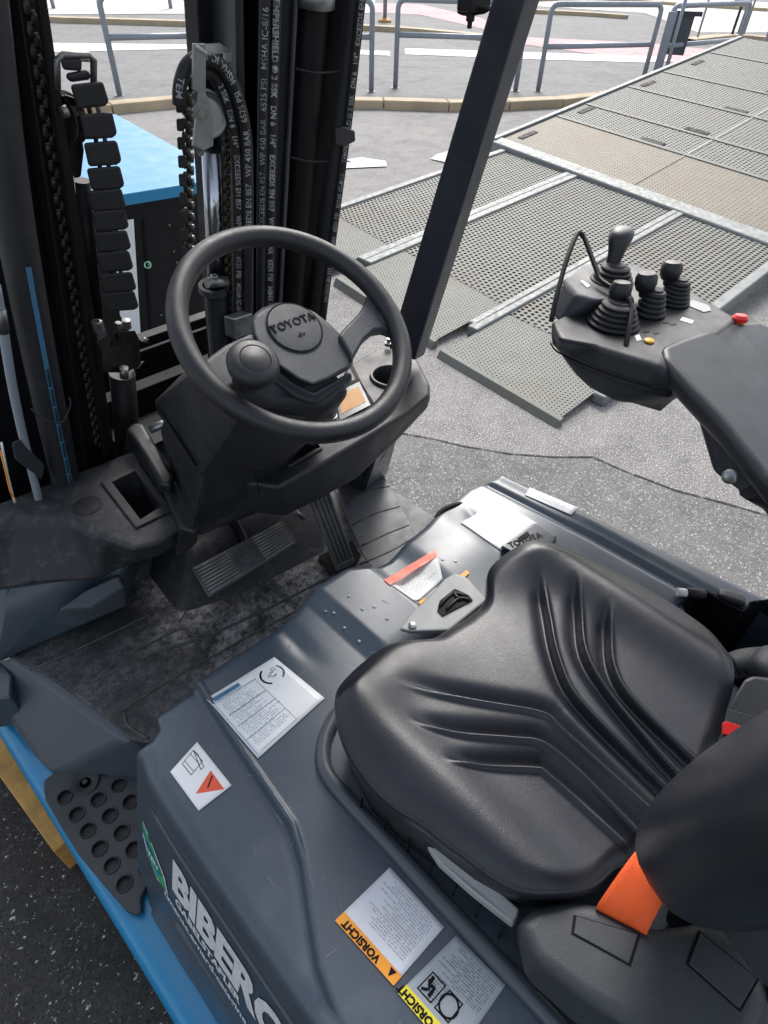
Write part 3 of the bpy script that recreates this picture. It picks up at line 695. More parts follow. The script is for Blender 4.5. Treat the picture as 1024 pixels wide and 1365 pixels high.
tr1 = XYs([(400, 825), (440, 852), (398, 838), (400, 825)])
def hoodz(X, Y):
    X = np.asarray(X, float); Y = np.asarray(Y, float)
    z = np.full(X.shape, .928)
    d, fr = pdist(X, Y, crease)         # walking backwards (towards the camera): the seat side lies on the left
    z -= .020*sst((d+.007)/.014)        # outer shoulder lower
    z -= .10*np.clip(d-.02, 0, 1)*.9
    z += .0045*np.exp(-((d+.006)/.0045)**2)*sst((.62-fr)/.15)
    g, _ = pdist(X, Y, groove); z -= .009*np.exp(-(g/.010)**2); z += .004*sst((-g-.02)/.03)
    # central hump at the front
    hx = sst((X-.47)/.05)*sst((.66-X)/.035); z += .016*hx*sst((Y-.38)/.1)
    z += .010*sst((X-.70)/.06)*sst((Y-.40)/.15)*sst((.95-X)/.1)
    z -= .006*np.exp(-((X-.40)/.018)**2-((Y-.60)/.05)**2); z -= .006*np.exp(-((X-.90-(Y-.5)*.4)/.016)**2-((Y-.56)/.05)**2)
    z -= .015*sst((.30-Y)/.5)*0
    return z
def hoodpt(px, py, lift=0.0):
    z = .93
    for _ in range(6):
        p = P(px, py, z); z = float(hoodz(np.array([p.x]), np.array([p.y]))[0])+lift
    return P(px, py, z)
front_px = [(186, 985), (200, 965), (240, 938), (300, 897), (360, 858), (398, 828), (412, 808), (440, 790), (470, 770), (500, 766), (530, 752), (556, 728), (580, 708), (605, 682), (640, 652), (665, 640), (676, 637)]
fp = XYs(front_px, .915); fx, fy = fp[:, 0], fp[:, 1]; order = np.argsort(fx); fx, fy = fx[order], fy[order]
NB, NA = 300, 420
av = np.concatenate([-np.linspace(1, 0.02, 40), np.linspace(0, 1, NA-70), 1+np.linspace(.03, 1, 30)])
bv = np.concatenate([np.linspace(0, 1, NB-30), 1+np.linspace(.03, 1, 30)])
A2, B2 = np.meshgrid(av, bv, indexing='ij')
XL = lambda y: np.interp(y, [-.4, .1, .4, .5, .58, .64], [.070, .072, .075, .077, .082, .098]); XR = lambda y: np.interp(y, [-.4, 0, .62], [1.2, 1.19, 1.11])
at_ = np.clip(A2, 0, 1); bt_ = np.clip(B2, 0, 1)
X = XL(.3)+(XR(.3)-XL(.3))*at_; YF = np.interp(X, fx, fy); YF = np.where(X < fx[0]+.02, YF-.02, YF)
Y = -.42+(YF+.42)*bt_; X = XL(Y)+(XR(Y)-XL(Y))*at_
pL, pR, pF = np.clip(-A2, 0, 1), np.clip(A2-1, 0, 1), np.clip(B2-1, 0, 1)
def roll(p, r, out, drop):
    s = p*(drop+r*.57); a = np.clip(s/(r*1.57), 0, 1)*math.pi/2
    o_ = r*np.sin(a)+out*np.clip((s-r*1.57)/max(drop-r, .01), 0, 1); d_ = r*(1-np.cos(a))+np.clip(s-r*1.57, 0, 9); return o_, d_
oL, dL = roll(pL, .03, .055+.05*sst((.70-Y)/.08), .46); oR, dR = roll(pR, .012, .01, .4); oF, dF = roll(pF, .018, .01, .32)
Z = hoodz(X, Y)-np.maximum(np.maximum(dL, dR), dF)
# slight belly of the flank where it meets the step
X = X-oL+oR; Y = Y+oF
stepcut = sst((.62-Y)/.04)
pts = np.stack([X, Y, Z], -1).reshape(-1, 3)
hood = grid_mesh('hood', pts.tolist(), len(av), len(bv), 'hood', fk)
opn = [P(a, b, .928) for a, b in ((908, 803), (914, 797), (938, 787), (990, 813), (1001, 803), (1030, 799), (1110, 835), (1110, 1000), (960, 900), (930, 850))]
def inpoly(x, y, poly):
    c = False
    for i in range(len(poly)):
        a, b = poly[i-1], poly[i]
        if (a.y > y) != (b.y > y) and x < (b.x-a.x)*(y-a.y)/(b.y-a.y)+a.x: c = not c
    return c
bm = bmesh.new(); bm.from_mesh(hood.data)
bmesh.ops.delete(bm, geom=[f for f in bm.faces if f.calc_center_median().z > .88 and f.calc_center_median().x > .8 and inpoly(f.calc_center_median().x, f.calc_center_median().y, opn)], context='FACES')
bm.to_mesh(hood.data); bm.free()
bm = bmesh.new(); n_ = len(opn); up_ = [bm.verts.new(v+Vector((0, 0, .004))) for v in opn]; lo_ = [bm.verts.new(v+Vector((0, 0, -.4))) for v in opn]
bm.faces.new(lo_)
for i in range(n_): bm.faces.new((up_[i-1], up_[i], lo_[i], lo_[i-1]))
me = bpy.data.meshes.new('battery_opening'); bm.to_mesh(me); bm.free(); link('battery_opening', me, 'black', fk)
# moulding line along the flank
def flank(y, dz):       # point on the hood's left flank at depth dz below its top edge
    s = dz; r = .03
    a = min(1, s/(r*1.0)); x0 = float(XL(np.array([y]))[0]) if np.ndim(XL(y)) else float(XL(y)); z0 = float(hoodz(np.array([x0]), np.array([y]))[0])
    if s < r: ang = math.acos(1-s/r); o_ = r*math.sin(ang)
    else: o_ = r+(.055+.05*float(sst((.70-y)/.08)))*(s-r)/(.46-r)
    return Vector((x0-o_, y, z0-s))
flank_bvh = None
tube('flank_moulding', [flank(y, .075)+Vector((-.001, 0, 0)) for y in np.linspace(.56, -.3, 14)], .004, 'hoodedge', hood, 2, 8)
# lower flank panel in grey plastic behind the step
fl = [(232, 1172), (206, 1190), (203, 1225), (235, 1290), (275, 1330), (330, 1400)]
ploft('flank_panel', [Vector((.02, .54, .60)), Vector((-.024, .45, .60)), Vector((-.028, .2, .60)), Vector((-.028, -.3, .60)), Vector((.2, -.3, .60)), Vector((.2, .54, .60))],
      [P(200, 1180, ZF), P(196, 1222, ZF), P(235, 1285, ZF), P(330, 1410, ZF), Vector((.25, -.3, ZF)), Vector((.25, .56, ZF))], 'hoodedge', fk, .03, 5)
for a, b in ((434, 815), (445, 817), (465, 795), (499, 809), (459, 837), (479, 855), (516, 825), (483, 812), (590, 746), (607, 748)):
    p = hoodpt(a, b); lathe('dimple', [(.0045, -.001), (.0035, .0012), (0, .0016)], p, (0, 0, 1), 'hood', hood, 12)
# raised lip round the seat well
lip = [(600, 930), (470, 945), (438, 975), (432, 1020), (455, 1058), (520, 1128), (600, 1215), (700, 1322), (780, 1410)]
lp = [hoodpt(a, b) for a, b in lip]
tube('seat_well_lip', [p+Vector((0, 0, .006)) for p in lp], .013, 'hoodedge', fk, 6, 10, 1, 1)
tube('grab_handle', [P(605, 690, .86), P(588, 712, .88), P(582, 700, .92), P(586, 685, .93), P(600, 676, .93), P(616, 672, .92)], .0075, 'black', fk, 5, 10)
ploft('hood_hinge', [P(556, 712, .55), P(590, 705, .55), P(575, 728, .55)], [P(556, 712, .5), P(590, 705, .5), P(575, 728, .5)], 'hood', fk, .004)
# name latch reading partly hidden letters
lt = ploft('hood_latch', [hoodpt(a, b, .02) for a, b in ((668, 728), (712, 697), (741, 714), (738, 722), (700, 745))], [hoodpt(a, b, -.002) for a, b in ((666, 730), (711, 697), (743, 716), (740, 726), (700, 748))], 'hoodedge', fk, .004)
la, lb = hoodpt(694, 724, .021), hoodpt(733, 710, .021); lx = (lb-la).normalized(); ly = Vector((0, 0, 1)).cross(lx)
text_on('lettering', 'TOYOTA', lambda x, y: la-lx*.03+lx*x+ly*(y-.004)+Vector((0, 0, .0014)), .022, 'black', lt, .0006)
prism('latch_slot', [hoodpt(a, b, .021) for a, b in ((690, 718), (703, 709), (706, 713), (693, 722))], (0, 0, .002), 'black', lt, 0)
# ---- printed labels on the hood
def decal(name, cn, mt, par=hood, lift=.0016, n=14, r=.0):
    """corners in order (0,0),(1,0),(1,1),(0,1) as seen"""
    pts = []
    W = [hoodpt(a, b, lift) for a, b in cn]
    for i in range(n):
        for j in range(n):
            u, v = i/(n-1), j/(n-1); p = W[0].lerp(W[1], u).lerp(W[3].lerp(W[2], u), v)
            z = float(hoodz(np.array([p.x]), np.array([p.y]))[0])+lift; pts.append((p.x, p.y, z))
    o = grid_mesh(name, pts, n, n, mt, par, True)
    def fn(u, v, l=.0006):
        p = W[0].lerp(W[1], u).lerp(W[3].lerp(W[2], u), v); p.z = float(hoodz(np.array([p.x]), np.array([p.y]))[0])+lift+l; return p
    o.modifiers.new('s', 'SOLIDIFY').thickness = .0008
    return o, fn, (W[1]-W[0]).length, (W[3]-W[0]).length
ink = (.12, .13, .14)
# big white notice
d1, f1, w1, h1 = decal('notice_label', [(276, 933), (366, 876), (433, 931), (344, 1011)], uvmat('notice_print', (.78, .79, .79), (.25, .32, .38), 34, [(.08, .06, .62, .88)], 40, .75))
def bar(fn, u0, v0, u1, v1, mt, name, par):
    return prism(name, [fn(u0, v0), fn(u1, v0), fn(u1, v1), fn(u0, v1)], (0, 0, .0003), mt, par, 0)
def frame_(fn, u0, v0, u1, v1, t, mt, name, par):
    bm = bmesh.new()
    for a, b, c, d in ((u0, v0, u1, v0+t), (u0, v1-t, u1, v1), (u0, v0, u0+t, v1), (u1-t, v0, u1, v1)):
        bm.faces.new([bm.verts.new(fn(*q)) for q in ((a, b), (c, b), (c, d), (a, d))])
    me = bpy.data.meshes.new(name); bm.to_mesh(me); bm.free(); return link(name, me, mt, par)
def f1b(u, v): return f1(u, v, .0008)
# here v runs from the near-left edge to the far side; text columns read from the left edge
bar(lambda u, v: f1(u, v), .05, .045, .42, .10, 'blueprint', 'heading', d1)
frame_(f1b, .02, .13, .60, .96, .006, 'blueprint', 'print_frame', d1)
for v in (.36, .54, .74): bar(f1b, .03, v, .59, v+.006, 'blueprint', 'rule', d1)
cu, cv, ru, rv = .80, .22, .15, .15
for (a0, a1, mt) in ((-.6, 1.1, 'blueprint'), (2.2, 4.3, 'blueprint')):
    bm = bmesh.new(); n = 16; pr = None
    for k in range(n+1):
        a = a0+(a1-a0)*k/n; q = [bm.verts.new(f1b(cu+r_*ru*math.cos(a), cv+r_*rv*math.sin(a))) for r_ in (.88, 1.05)]
        if pr: bm.faces.new((pr[0], q[0], q[1], pr[1]))
        pr = q
    me = bpy.data.meshes.new('ring_print'); bm.to_mesh(me); bm.free(); link('ring_print', me, mt, d1)
for (a, b, c, d) in ((.74, .20, .78, .24), (.78, .25, .84, .27), (.83, .13, .88, .19), (.79, .18, .83, .20)): frame_(f1b, a, b, c, d, .008, 'blueprint', 'small_drawing', d1)
# small manual / warning label
d2, f2, w2, h2 = decal('manual_label', [(227, 1029), (263, 989), (309, 1047), (265, 1081)], 'white')
prism('warning_triangle', [f2(.18, .50), f2(.80, .50), f2(.55, .93)], (0, 0, .0004), 'redp', d2, 0)
tri = [f2(.44, .90), f2(.90, .72), f2(.30, .58)]
bpy.data.objects.remove([o for o in d2.children if o.name.startswith('warning')][0])
def hp(a, b, l=.0024): return hoodpt(a, b, l)
prism('warning_triangle', [hp(281, 1027), hp(299, 1052), hp(261, 1058)], (0, 0, .0004), 'redp', d2, 0)
tube('exclamation', [hp(283, 1034, .003), hp(277, 1050, .003)], .0011, 'black', d2, 1, 6)
for q in ([(243, 1018), (258, 1000), (270, 1015), (255, 1033)], [(258, 1000), (264, 1006), (272, 1022), (268, 1026)]):
    for (a, b) in zip(q, q[1:]+q[:1]): tube('book_outline', [hp(*a), hp(*b)], .0006, 'black', d2, 1, 4)
for k in range(2): tube('book_outline', [hp(246+k*8, 1014-k*9), hp(258+k*8, 1028-k*9)], .0005, 'black', d2, 1, 4)
# orange VORSICHT label
def vor(cn, paper, band, inkc, bandw, lines, txt, off=0):
    d, f, wd, ht = decal('warning_label', cn, paper)
    # band strip along v = 0..bandw
    o = []
    n = 10; bm = bmesh.new(); pr = None
    for k in range(n+1):
        q = [bm.verts.new(f(k/n, v, .0014)) for v in (-.005, bandw)]
        if pr: bm.faces.new((pr[0], q[0], q[1], pr[1]))
        pr = q
    me = bpy.data.meshes.new('label_band'); bm.to_mesh(me); bm.free(); bd = link('label_band', me, band, d)
    text_on('lettering', txt, lambda x, y: f((x+off)/wd, bandw-(y+.0045)/ht, .0022), .0135, 'black', d, .0006, 1.05)
    tz = f(.13, bandw*.45, .0012)
    bm = bmesh.new(); bm.faces.new([bm.verts.new(f(a, b, .0022)) for a, b in ((.07, bandw*.85), (.16, bandw*.85), (.115, .025))]); 
    me = bpy.data.meshes.new('warning_triangle'); bm.to_mesh(me); bm.free(); link('warning_triangle', me, 'black', d)
    return d, f, wd, ht
pm = uvmat('caution_print', (.74, .75, .78), (.2, .21, .25), 26, [(.10, .27, .92, .93)], 34, .62)
d3, f3, w3, h3 = vor([(525, 1314), (447, 1227), (520, 1156), (592, 1236)], pm, 'orangep', ink, .155, 26, 'VORSICHT', .034)
pm2 = uvmat('worn_silver_print', (.36, .40, .43), (.05, .06, .07), 30, [(.08, .52, .94, .93), (.55, .2, .9, .5)], 34, .7)
d4, f4, w4, h4 = vor([(606, 1412), (531, 1324), (608, 1247), (674, 1313)], pm2, 'yellow', ink, .14, 26, 'VORSICHT', .034)
for (a, b, c, d) in ((.62, .20, .88, .48), (.30, .20, .56, .48)):
    frame_(lambda u, v: f4(u, v, .001), a, b, c, d, .018, 'black', 'pictogram_frame', d4)
tube('pictogram', [f4(.70, .24, .0015), f4(.72, .36, .0015), f4(.79, .34, .0015), f4(.82, .44, .0015)], .0022, 'black', d4, 2, 6)
tube('pictogram', [f4(.84, .24, .0015), f4(.76, .30, .0015), f4(.84, .38, .0015)], .0018, 'black', d4, 2, 6)
lathe('pictogram', [(.014, 0), (.014, .0008), (.0115, .0008), (.0115, 0)], f4(.43, .34, .0012), (0, 0, 1), 'black', d4, 24)
# torn orange-headed label, paper sheet and strip on the right
pm3 = uvmat('torn_label_print', (.80, .80, .78), (.25, .25, .25), 14, [(.06, .2, .9, .74)], 30, .7)
d5, f5, w5, h5 = decal('torn_label', [(553, 801), (590, 772), (581, 732), (512, 773)], pm3)
bm = bmesh.new(); bm.faces.new([bm.verts.new(hoodpt(a, b, .0024)) for a, b in ((512, 773), (581, 732), (582.5, 742), (520, 780))]); me = bpy.data.meshes.new('label_band'); bm.to_mesh(me); bm.free(); link('label_band', me, 'redp', d5)
tube('print_line', [hp(531, 768), hp(570, 745)], .0012, 'black', d5, 1, 5)
pm4 = uvmat('handwritten_sheet', (.80, .81, .80), (.55, .57, .62), 9, [(.3, .25, .8, .85)], 16, .5)
decal('paper_sheet', [(668, 734), (614, 697), (661, 665), (716, 698)], pm4, fk)
decal('strip_label', [(700, 660), (706, 650), (771, 677), (762, 687)], uvmat('strip_print', (.78, .78, .77), (.35, .36, .4), 22, [(.2, .3, .8, .8)], 20, .6), fk)
for q in ([(612, 768), (622, 760), (626, 764), (617, 772)], [(558, 803), (566, 797), (568, 800), (560, 806)]):
    prism('orange_tag', [hp(*p) for p in q], (0, 0, .001), 'orangep', hood, 0)
# company lettering on the flank
def fl_fn(y0, d0):
    def fn(x, y): return flank(y0-x, d0-y)+Vector((-.0016, 0, .0004))
    return fn
_f = fl_fn(.49, .214)
text_on('company_lettering', 'BIBERG', lambda x, y: _f(x*.79, y), .134, 'dimwhite', hood, .006, .95, fine=True)
text_on('small_lettering', 'GABELSTAPLER', fl_fn(.475, .250), .030, 'dimwhite', hood, .0012, 1.0)
text_on('web_lettering', 'nmense.ernard-catsgine', fl_fn(.515, .284), .028, 'dimwhite', hood, .0006, 1.0)
def flat_poly(name, pts, mt, y0, d0, par=hood, l=0):
    fn = fl_fn(y0, d0); bm = bmesh.new(); bm.faces.new([bm.verts.new(fn(a, b)+Vector((-l, 0, 0))) for a, b in pts]); bmesh.ops.triangulate(bm, faces=bm.faces)
    me = bpy.data.meshes.new(name); bm.to_mesh(me); bm.free(); return link(name, me, mt, par)
lg = flat_poly('flank_emblem', [(0, .02), (.03, .045), (.08, .04), (.12, .01), (.135, -.03), (.12, -.03), (.09, -.045), (.04, -.03)], 'dimwhite', .635, .235)
flat_poly('emblem_green', [(.004, .018), (.03, .039), (.078, .034), (.114, .006), (.128, -.028), (.09, -.039), (.042, -.025)], 'green', .635, .235, lg, .0006)
flat_poly('emblem_blue', [(.02, .016), (.07, .022), (.112, .000), (.095, -.016), (.04, -.01)], 'blue', .635, .235, lg, .0012)
text_on('emblem_lettering', 'MIETEN', lambda x, y: fl_fn(.635-.022, .24)(x, y+.003)+Vector((-.002, 0, 0)), .022, 'white', lg, .0005)
# ================================================================ SEAT
st = XYs([(432, 936), (438, 915), (455, 893), (479, 871), (500, 855), (523, 845), (573, 843), (615, 816), (640, 798), (652, 778), (644, 762), (648, 748), (668, 734), (690, 726), (715, 722), (740, 722), (762, 726), (800, 738), (833, 753), (885, 780), (933, 809), (955, 824), (969, 839), (983, 871), (988, 900), (984, 940), (975, 980), (930, 1060), (830, 1160), (798, 1195), (760, 1205), (703, 1207), (680, 1201), (615, 1154), (556, 1107), (497, 1066), (455, 1013), (435, 965)], 1.085)
cx, cy = .565, .14
th = np.arctan2(st[:, 1]-cy, st[:, 0]-cx); rr = np.hypot(st[:, 0]-cx, st[:, 1]-cy); o_ = np.argsort(th); th, rr = th[o_], rr[o_]
TH = np.linspace(-math.pi, math.pi, 361)[:-1]
RO = np.interp(TH, np.concatenate([th-2*math.pi, th, th+2*math.pi]), np.tile(rr, 3))
kn = np.exp(-np.linspace(-2, 2, 13)**2); kn /= kn.sum(); RO = np.convolve(np.concatenate([RO[-6:], RO, RO[:6]]), kn, 'valid')
gr = [XYs(p, 1.095) for p in ([(520, 902), (644, 927), (727, 942), (757, 965), (851, 1042), (930, 1108)],
      [(540, 955), (600, 968), (685, 974), (727, 980), (774, 1013), (839, 1072), (900, 1130)],
      [(588, 1010), (640, 1013), (715, 1013), (739, 1024), (833, 1101), (880, 1150)],
      [(716, 755), (727, 810), (739, 871), (768, 930), (868, 1024), (950, 1095)],
      [(764, 765), (770, 810), (777, 865), (809, 918), (892, 1010), (960, 1070)],
      [(808, 800), (810, 840), (815, 883), (839, 924), (916, 995), (980, 1050)])]
def seatz(X, Y):
    z = np.full(X.shape, 1.082)
    xc = X-.565
    z += .030*np.exp(-((xc+.235)/.055)**2)*sst((.42-Y)/.05)+.030*np.exp(-((xc-.25)/.055)**2)*sst((.42-Y)/.05)
    z += .012*np.exp(-((xc+.16)/.07)**2-((Y-.36)/.05)**2)+.016*np.exp(-((xc-.18)/.07)**2-((Y-.36)/.05)**2)
    z -= .020*np.exp(-((xc-.03)/.07)**2-((Y-.41)/.05)**2)
    z -= .012*sst((.2-Y)/.3)
    z += .004*np.sin(9*X+3)*np.sin(8*Y)
    for i, g in enumerate(gr):
        g2 = np.array([[p.x, p.y] for p in crm([Vector((a, b, 0)) for a, b in g], 4)])
        d, fr = pdist(X, Y, g2); 
        if i >= 3: d = -d
        d = -d; env = sst(fr/.16)
        # asymmetric: gentle dip on one side, crisp edge on the other
        wd = np.where(d > 0, .015, .0042)
        z -= .0130*env*np.exp(-(d/wd)**2)
        z += .0085*env*np.exp(-((d+.0078)/.0045)**2)
    return z
srs = np.concatenate([[.02], np.linspace(.03, 1, 170)]); prf = np.linspace(0, 1, 26)[1:]
V = []; nT = len(TH); c_, s_ = np.cos(TH), np.sin(TH)
Rr = np.outer(srs, RO*.945)
X = cx+Rr*c_; Y = cy+Rr*s_
Zs = seatz(X, Y); edge = np.clip((srs-.90)/.10, 0, 1)[:, None]; Zs -= .010*edge**2
rows = [np.stack([X[i], Y[i], Zs[i]], -1) for i in range(len(srs))]
last = rows[-1]
low = np.clip((Y[-1]-X[-1]*.9+.35)/.3, 0, 1)
for p in prf:
    a = p*math.pi; d_ = .080*(1-math.cos(a))/2
    rad = RO*.945+.016*math.sin(a)-.045*p**1.5
    rows.append(np.stack([cx+rad*c_, cy+rad*s_, last[:, 2]-d_], -1))
allp = np.concatenate(rows); nR = len(rows); fc = []
for i in range(nR-1):
    for k in range(nT): fc.append((i*nT+k, i*nT+(k+1) % nT, (i+1)*nT+(k+1) % nT, (i+1)*nT+k))
V = allp.tolist(); V.append([cx, cy, float(seatz(np.array([cx]), np.array([cy]))[0])]); ci = len(V)-1
for k in range(nT): fc.append((ci, (k+1) % nT, k))
me = bpy.data.meshes.new('seat_cushion'); me.from_pydata(V, [], [f[::-1] for f in fc])
bm = bmesh.new(); bm.from_mesh(me); bmesh.ops.recalc_face_normals(bm, faces=bm.faces); bm.to_mesh(me); bm.free()
seat = link('seat_cushion', me, 'leather', fk, True)
# suspension / seat base
rt_ = [(cx+(RO[k]*.93)*c_[k], cy+(RO[k]*.93)*s_[k]) for k in range(0, 360, 12)]
bm = bmesh.new(); up = [bm.verts.new((x, y, 1.03)) for x, y in rt_]; lo = [bm.verts.new((x*.97+.02, y, .90)) for x, y in rt_]
bm.faces.new(up); bm.faces.new(lo[::-1])
for k in range(len(up)): bm.faces.new((up[k], lo[k], lo[(k+1) % len(up)], up[(k+1) % len(up)]))
bmesh.ops.recalc_face_normals(bm, faces=bm.faces); me = bpy.data.meshes.new('seat_base'); bm.to_mesh(me); bm.free(); sb = bev(link('seat_base', me, 'plastic', fk), .01)
# slatted black strip on the base side
for k in range(9):
    t = k/8; a = P(468+t*250, 1085+t*235, .955)
    box('base_rib', a+Vector((.022, 0, 0)), (.008, .003, .04), 'steel', sb, (0, 0, .2))
# side adjuster lever (light grey)
ploft('recline_lever', [P(569, 1126, 1.01), P(580, 1130, 1.015), P(640, 1165, 1.015), P(693, 1212, 1.01), P(690, 1222, 1.005), P(684, 1232, 1.0), P(630, 1190, 1.005), P(585, 1150, 1.005)],
      [P(569, 1132, .99), P(580, 1137, .99), P(640, 1175, .99), P(693, 1217, .985), P(690, 1228, .98), P(682, 1238, .98), P(630, 1197, .985), P(585, 1157, .985)], 'lightgrey', fk, .004)
# front slide lever (light grey with black skeleton grip)
z1 = 1.0
fl_ = ploft('slide_lever', PP([(532, 838), (548, 816), (572, 795), (592, 772), (606, 763), (622, 769), (640, 788), (650, 800), (600, 840), (548, 842)], z1), PP([(532, 842), (548, 820), (572, 799), (592, 776), (606, 768), (622, 774), (640, 792), (650, 806), (600, 846), (548, 846)], z1-.02), 'lightgrey', fk, .006)
prism('grip_opening', PP([(583, 815), (586, 802), (606, 786), (624, 794), (630, 801), (590, 822)], z1), (0, 0, .003), 'black', fl_, 0)
for q in ([(586, 808), (604, 790), (622, 795)], [(596, 812), (612, 797), (626, 800)], [(604, 790), (614, 800)]):
    tube('grip_rib', [P(a, b, z1+.005) for a, b in q], .003, 'plastic', fl_, 2, 6)
lathe('bolt', [(.008, 0), (.008, .003), (.004, .005), (0, .005)], P(550, 834, z1+.001), (0, 0, 1), 'zinc', fl_, 16)
# ---- backrest, seat belt, hip restraints
def superbox(name, c, size, e, mt, parent, rot=(0, 0, 0), nu=48, nv=32, fn=None):
    pts = []; R = Euler(rot).to_matrix()
    sg = lambda x, p: math.copysign(abs(x)**p, x)
    for i in range(nv):
        b = -math.pi/2+math.pi*i/(nv-1)
        for j in range(nu+1):
            a = 2*math.pi*j/nu
            p = Vector((size[0]/2*sg(math.cos(b), e)*sg(math.cos(a), e), size[1]/2*sg(math.cos(b), e)*sg(math.sin(a), e), size[2]/2*sg(math.sin(b), e)))
            if fn: p = fn(p)
            pts.append(tuple(R @ p+Vector(c)))
    o = grid_mesh(name, pts, nv, nu+1, mt, parent)
    bm = bmesh.new(); bm.from_mesh(o.data); bmesh.ops.remove_doubles(bm, verts=bm.verts, dist=1e-5); bmesh.ops.recalc_face_normals(bm, faces=bm.faces); bm.to_mesh(o.data); bm.free()
    return o
br = superbox('backrest', (.597, -.182, 1.365), (.56, .18, .53), .72, 'leather', fk, (math.radians(10), 0, math.radians(-20)))
superbox('backrest_shell', (.585, -.262, 1.40), (.53, .14, .46), .5, 'plastic2', fk, (math.radians(10), 0, math.radians(-20)))
# left hip restraint housing
zb = 1.07
hp_ = ploft('restraint_housing', PP([(692, 1232), (712, 1210), (760, 1200), (798, 1208), (862, 1240), (905, 1235), (940, 1228), (985, 1250), (1010, 1290), (1015, 1340), (1000, 1400), (900, 1400), (780, 1330), (715, 1280)], zb),
      PP([(686, 1240), (712, 1215), (760, 1205), (798, 1215), (862, 1248), (905, 1242), (940, 1235), (990, 1255), (1020, 1300), (1025, 1345), (1005, 1440), (880, 1440), (760, 1365), (700, 1310)], zb-.09), 'plastic2', fk, .016, 4)
for q in ([(768, 1222), (850, 1246), (838, 1285), (765, 1245)], [(933, 1244), (1008, 1305), (985, 1345), (918, 1285)]):
    prism('cover_panel', PP(q, zb), (0, 0, .0025), 'plastic2', hp_, .002)
    prism('panel_joint', [P(a, b, zb+.0004) for a, b in [(sum(p[0] for p in q)/4+(x-sum(p[0] for p in q)/4)*1.09, sum(p[1] for p in q)/4+(y-sum(p[1] for p in q)/4)*1.09) for x, y in q]], (0, 0, .0004), 'black', hp_, 0)
# belt: strap rising from the housing to behind the backrest
def strap(name, rowsL, rowsR, mt, par, nv=9):
    a = crm(rowsL, 6); b = crm(rowsR, 6); pts = []
    for p, q in zip(a, b):
        for j in range(nv): t = j/(nv-1); v = p.lerp(q, t); v.z += .0008*math.cos(t*math.pi*8); pts.append(tuple(v))
    o = grid_mesh(name, pts, len(a), nv, mt, par); o.modifiers.new('s', 'SOLIDIFY').thickness = .002; return o
strap('seat_belt', [P(795, 1212, 1.05), P(797, 1205, 1.075), P(822, 1168, 1.10), P(846, 1136, 1.11), P(864, 1120, 1.09)], [P(862, 1248, 1.05), P(864, 1240, 1.075), P(882, 1205, 1.10), P(898, 1174, 1.11), P(915, 1155, 1.09)], 'orange', fk)
# dark well between belt housing and backrest
box('seat_back_bracket', (.62, -.20, .99), (.3, .14, .10), 'steel', fk, (0, 0, 0), .01)
for (a, b) in ((985, 1262), (978, 1250)): lathe('bolt', [(.01, 0), (.01, .008), (0, .01)], P(a, b, 1.09), (0, 0, 1), 'bolt', fk, 6)
# right hip restraint and buckle
tube('restraint_arm', [P(975, 888, 1.04), P(1000, 882, 1.05), P(1060, 880, 1.05)], [.022, .024, .026], 'plastic2', fk, 4, 16)
superbox('restraint_knuckle', P(1030, 892, 1.07), (.07, .07, .06), .7, 'plastic2', fk)
bk = ploft('belt_buckle', [P(963, 968, 1.10), P(974, 940, 1.115), P(992, 905, 1.125), P(1003, 900, 1.125), P(1045, 905, 1.12), P(1060, 960, 1.10), P(1035, 990, 1.09)], [P(962, 985, 1.05), P(974, 955, 1.05), P(992, 915, 1.05), P(1003, 910, 1.05), P(1045, 915, 1.05), P(1060, 975, 1.05), P(1035, 1005, 1.05)], 'plastic', fk, .008)
prism('buckle_plate', [P(969, 946, 1.1185), P(1030, 963, 1.1125), P(1026, 984, 1.1045), P(964, 965, 1.1075)], (0, 0, .003), 'plastic2', bk, .001)
prism('release_button', [P(962, 965, 1.108), P(968, 963, 1.109), P(995, 972, 1.106), P(990, 985, 1.100), P(962, 980, 1.100)], (0, 0, .004), 'red', bk, .001)
# black opening and bracket right of the seat
tube('connector_sleeve', [hoodpt(903, 789, .012), hoodpt(915, 790, .012)], .009, 'white', fk, 1, 12); tube('connector', [hoodpt(914, 789, .012), hoodpt(938, 792, .010)], .011, 'rubber', fk, 1, 12)
tube('opening_rim', [hoodpt(a, b, .006) for a, b in ((905, 806), (912, 800), (935, 787), (960, 800), (990, 815), (1000, 803), (1012, 802))], .0022, 'black', fk, 2, 8)
superbox('cable_cover', hoodpt(975, 797, .004), (.055, .028, .02), .5, 'plastic', fk, (0, 0, -1.2))
# ================================================================ DASHBOARD
zd1 = 1.0
beam = ploft('dash_beam', PP([(-90, 705), (0, 668), (165, 603), (205, 588), (240, 640), (262, 690), (210, 726), (175, 734), (130, 715), (85, 692), (20, 692), (-90, 745)], zd1),
      [P(-90, 760, .90), P(0, 700, .86), P(165, 640, .86), P(205, 620, .86), P(245, 670, .86), P(262, 712, .86), P(212, 742, .86), P(180, 752, .86), P(130, 778, .86), P(50, 782, .86), P(0, 792, .86), P(-90, 840, .86)], 'dusty', fk, .018, 4)
rim = prism('pocket_rim', PP([(134, 644), (187, 620), (231, 682), (182, 706)], zd1), (0, 0, .006), 'plastic', beam, .003)
cut(rim, prism('c', [v-Vector((0, 0, .05)) for v in PP([(150, 645), (181, 630), (217, 677), (188, 695)], zd1)], (0, 0, .1), 'black', None, 0))
cut(beam, prism('c', [v-Vector((0, 0, .075)) for v in PP([(150, 645), (181, 630), (217, 677), (188, 695)], zd1)], (0, 0, .15), 'black', None, 0))
prism('pocket_floor', [v-Vector((0, 0, .0745)) for v in PP([(150, 645), (181, 630), (217, 677), (188, 695)], zd1)], (0, 0, .003), 'black', beam, 0)
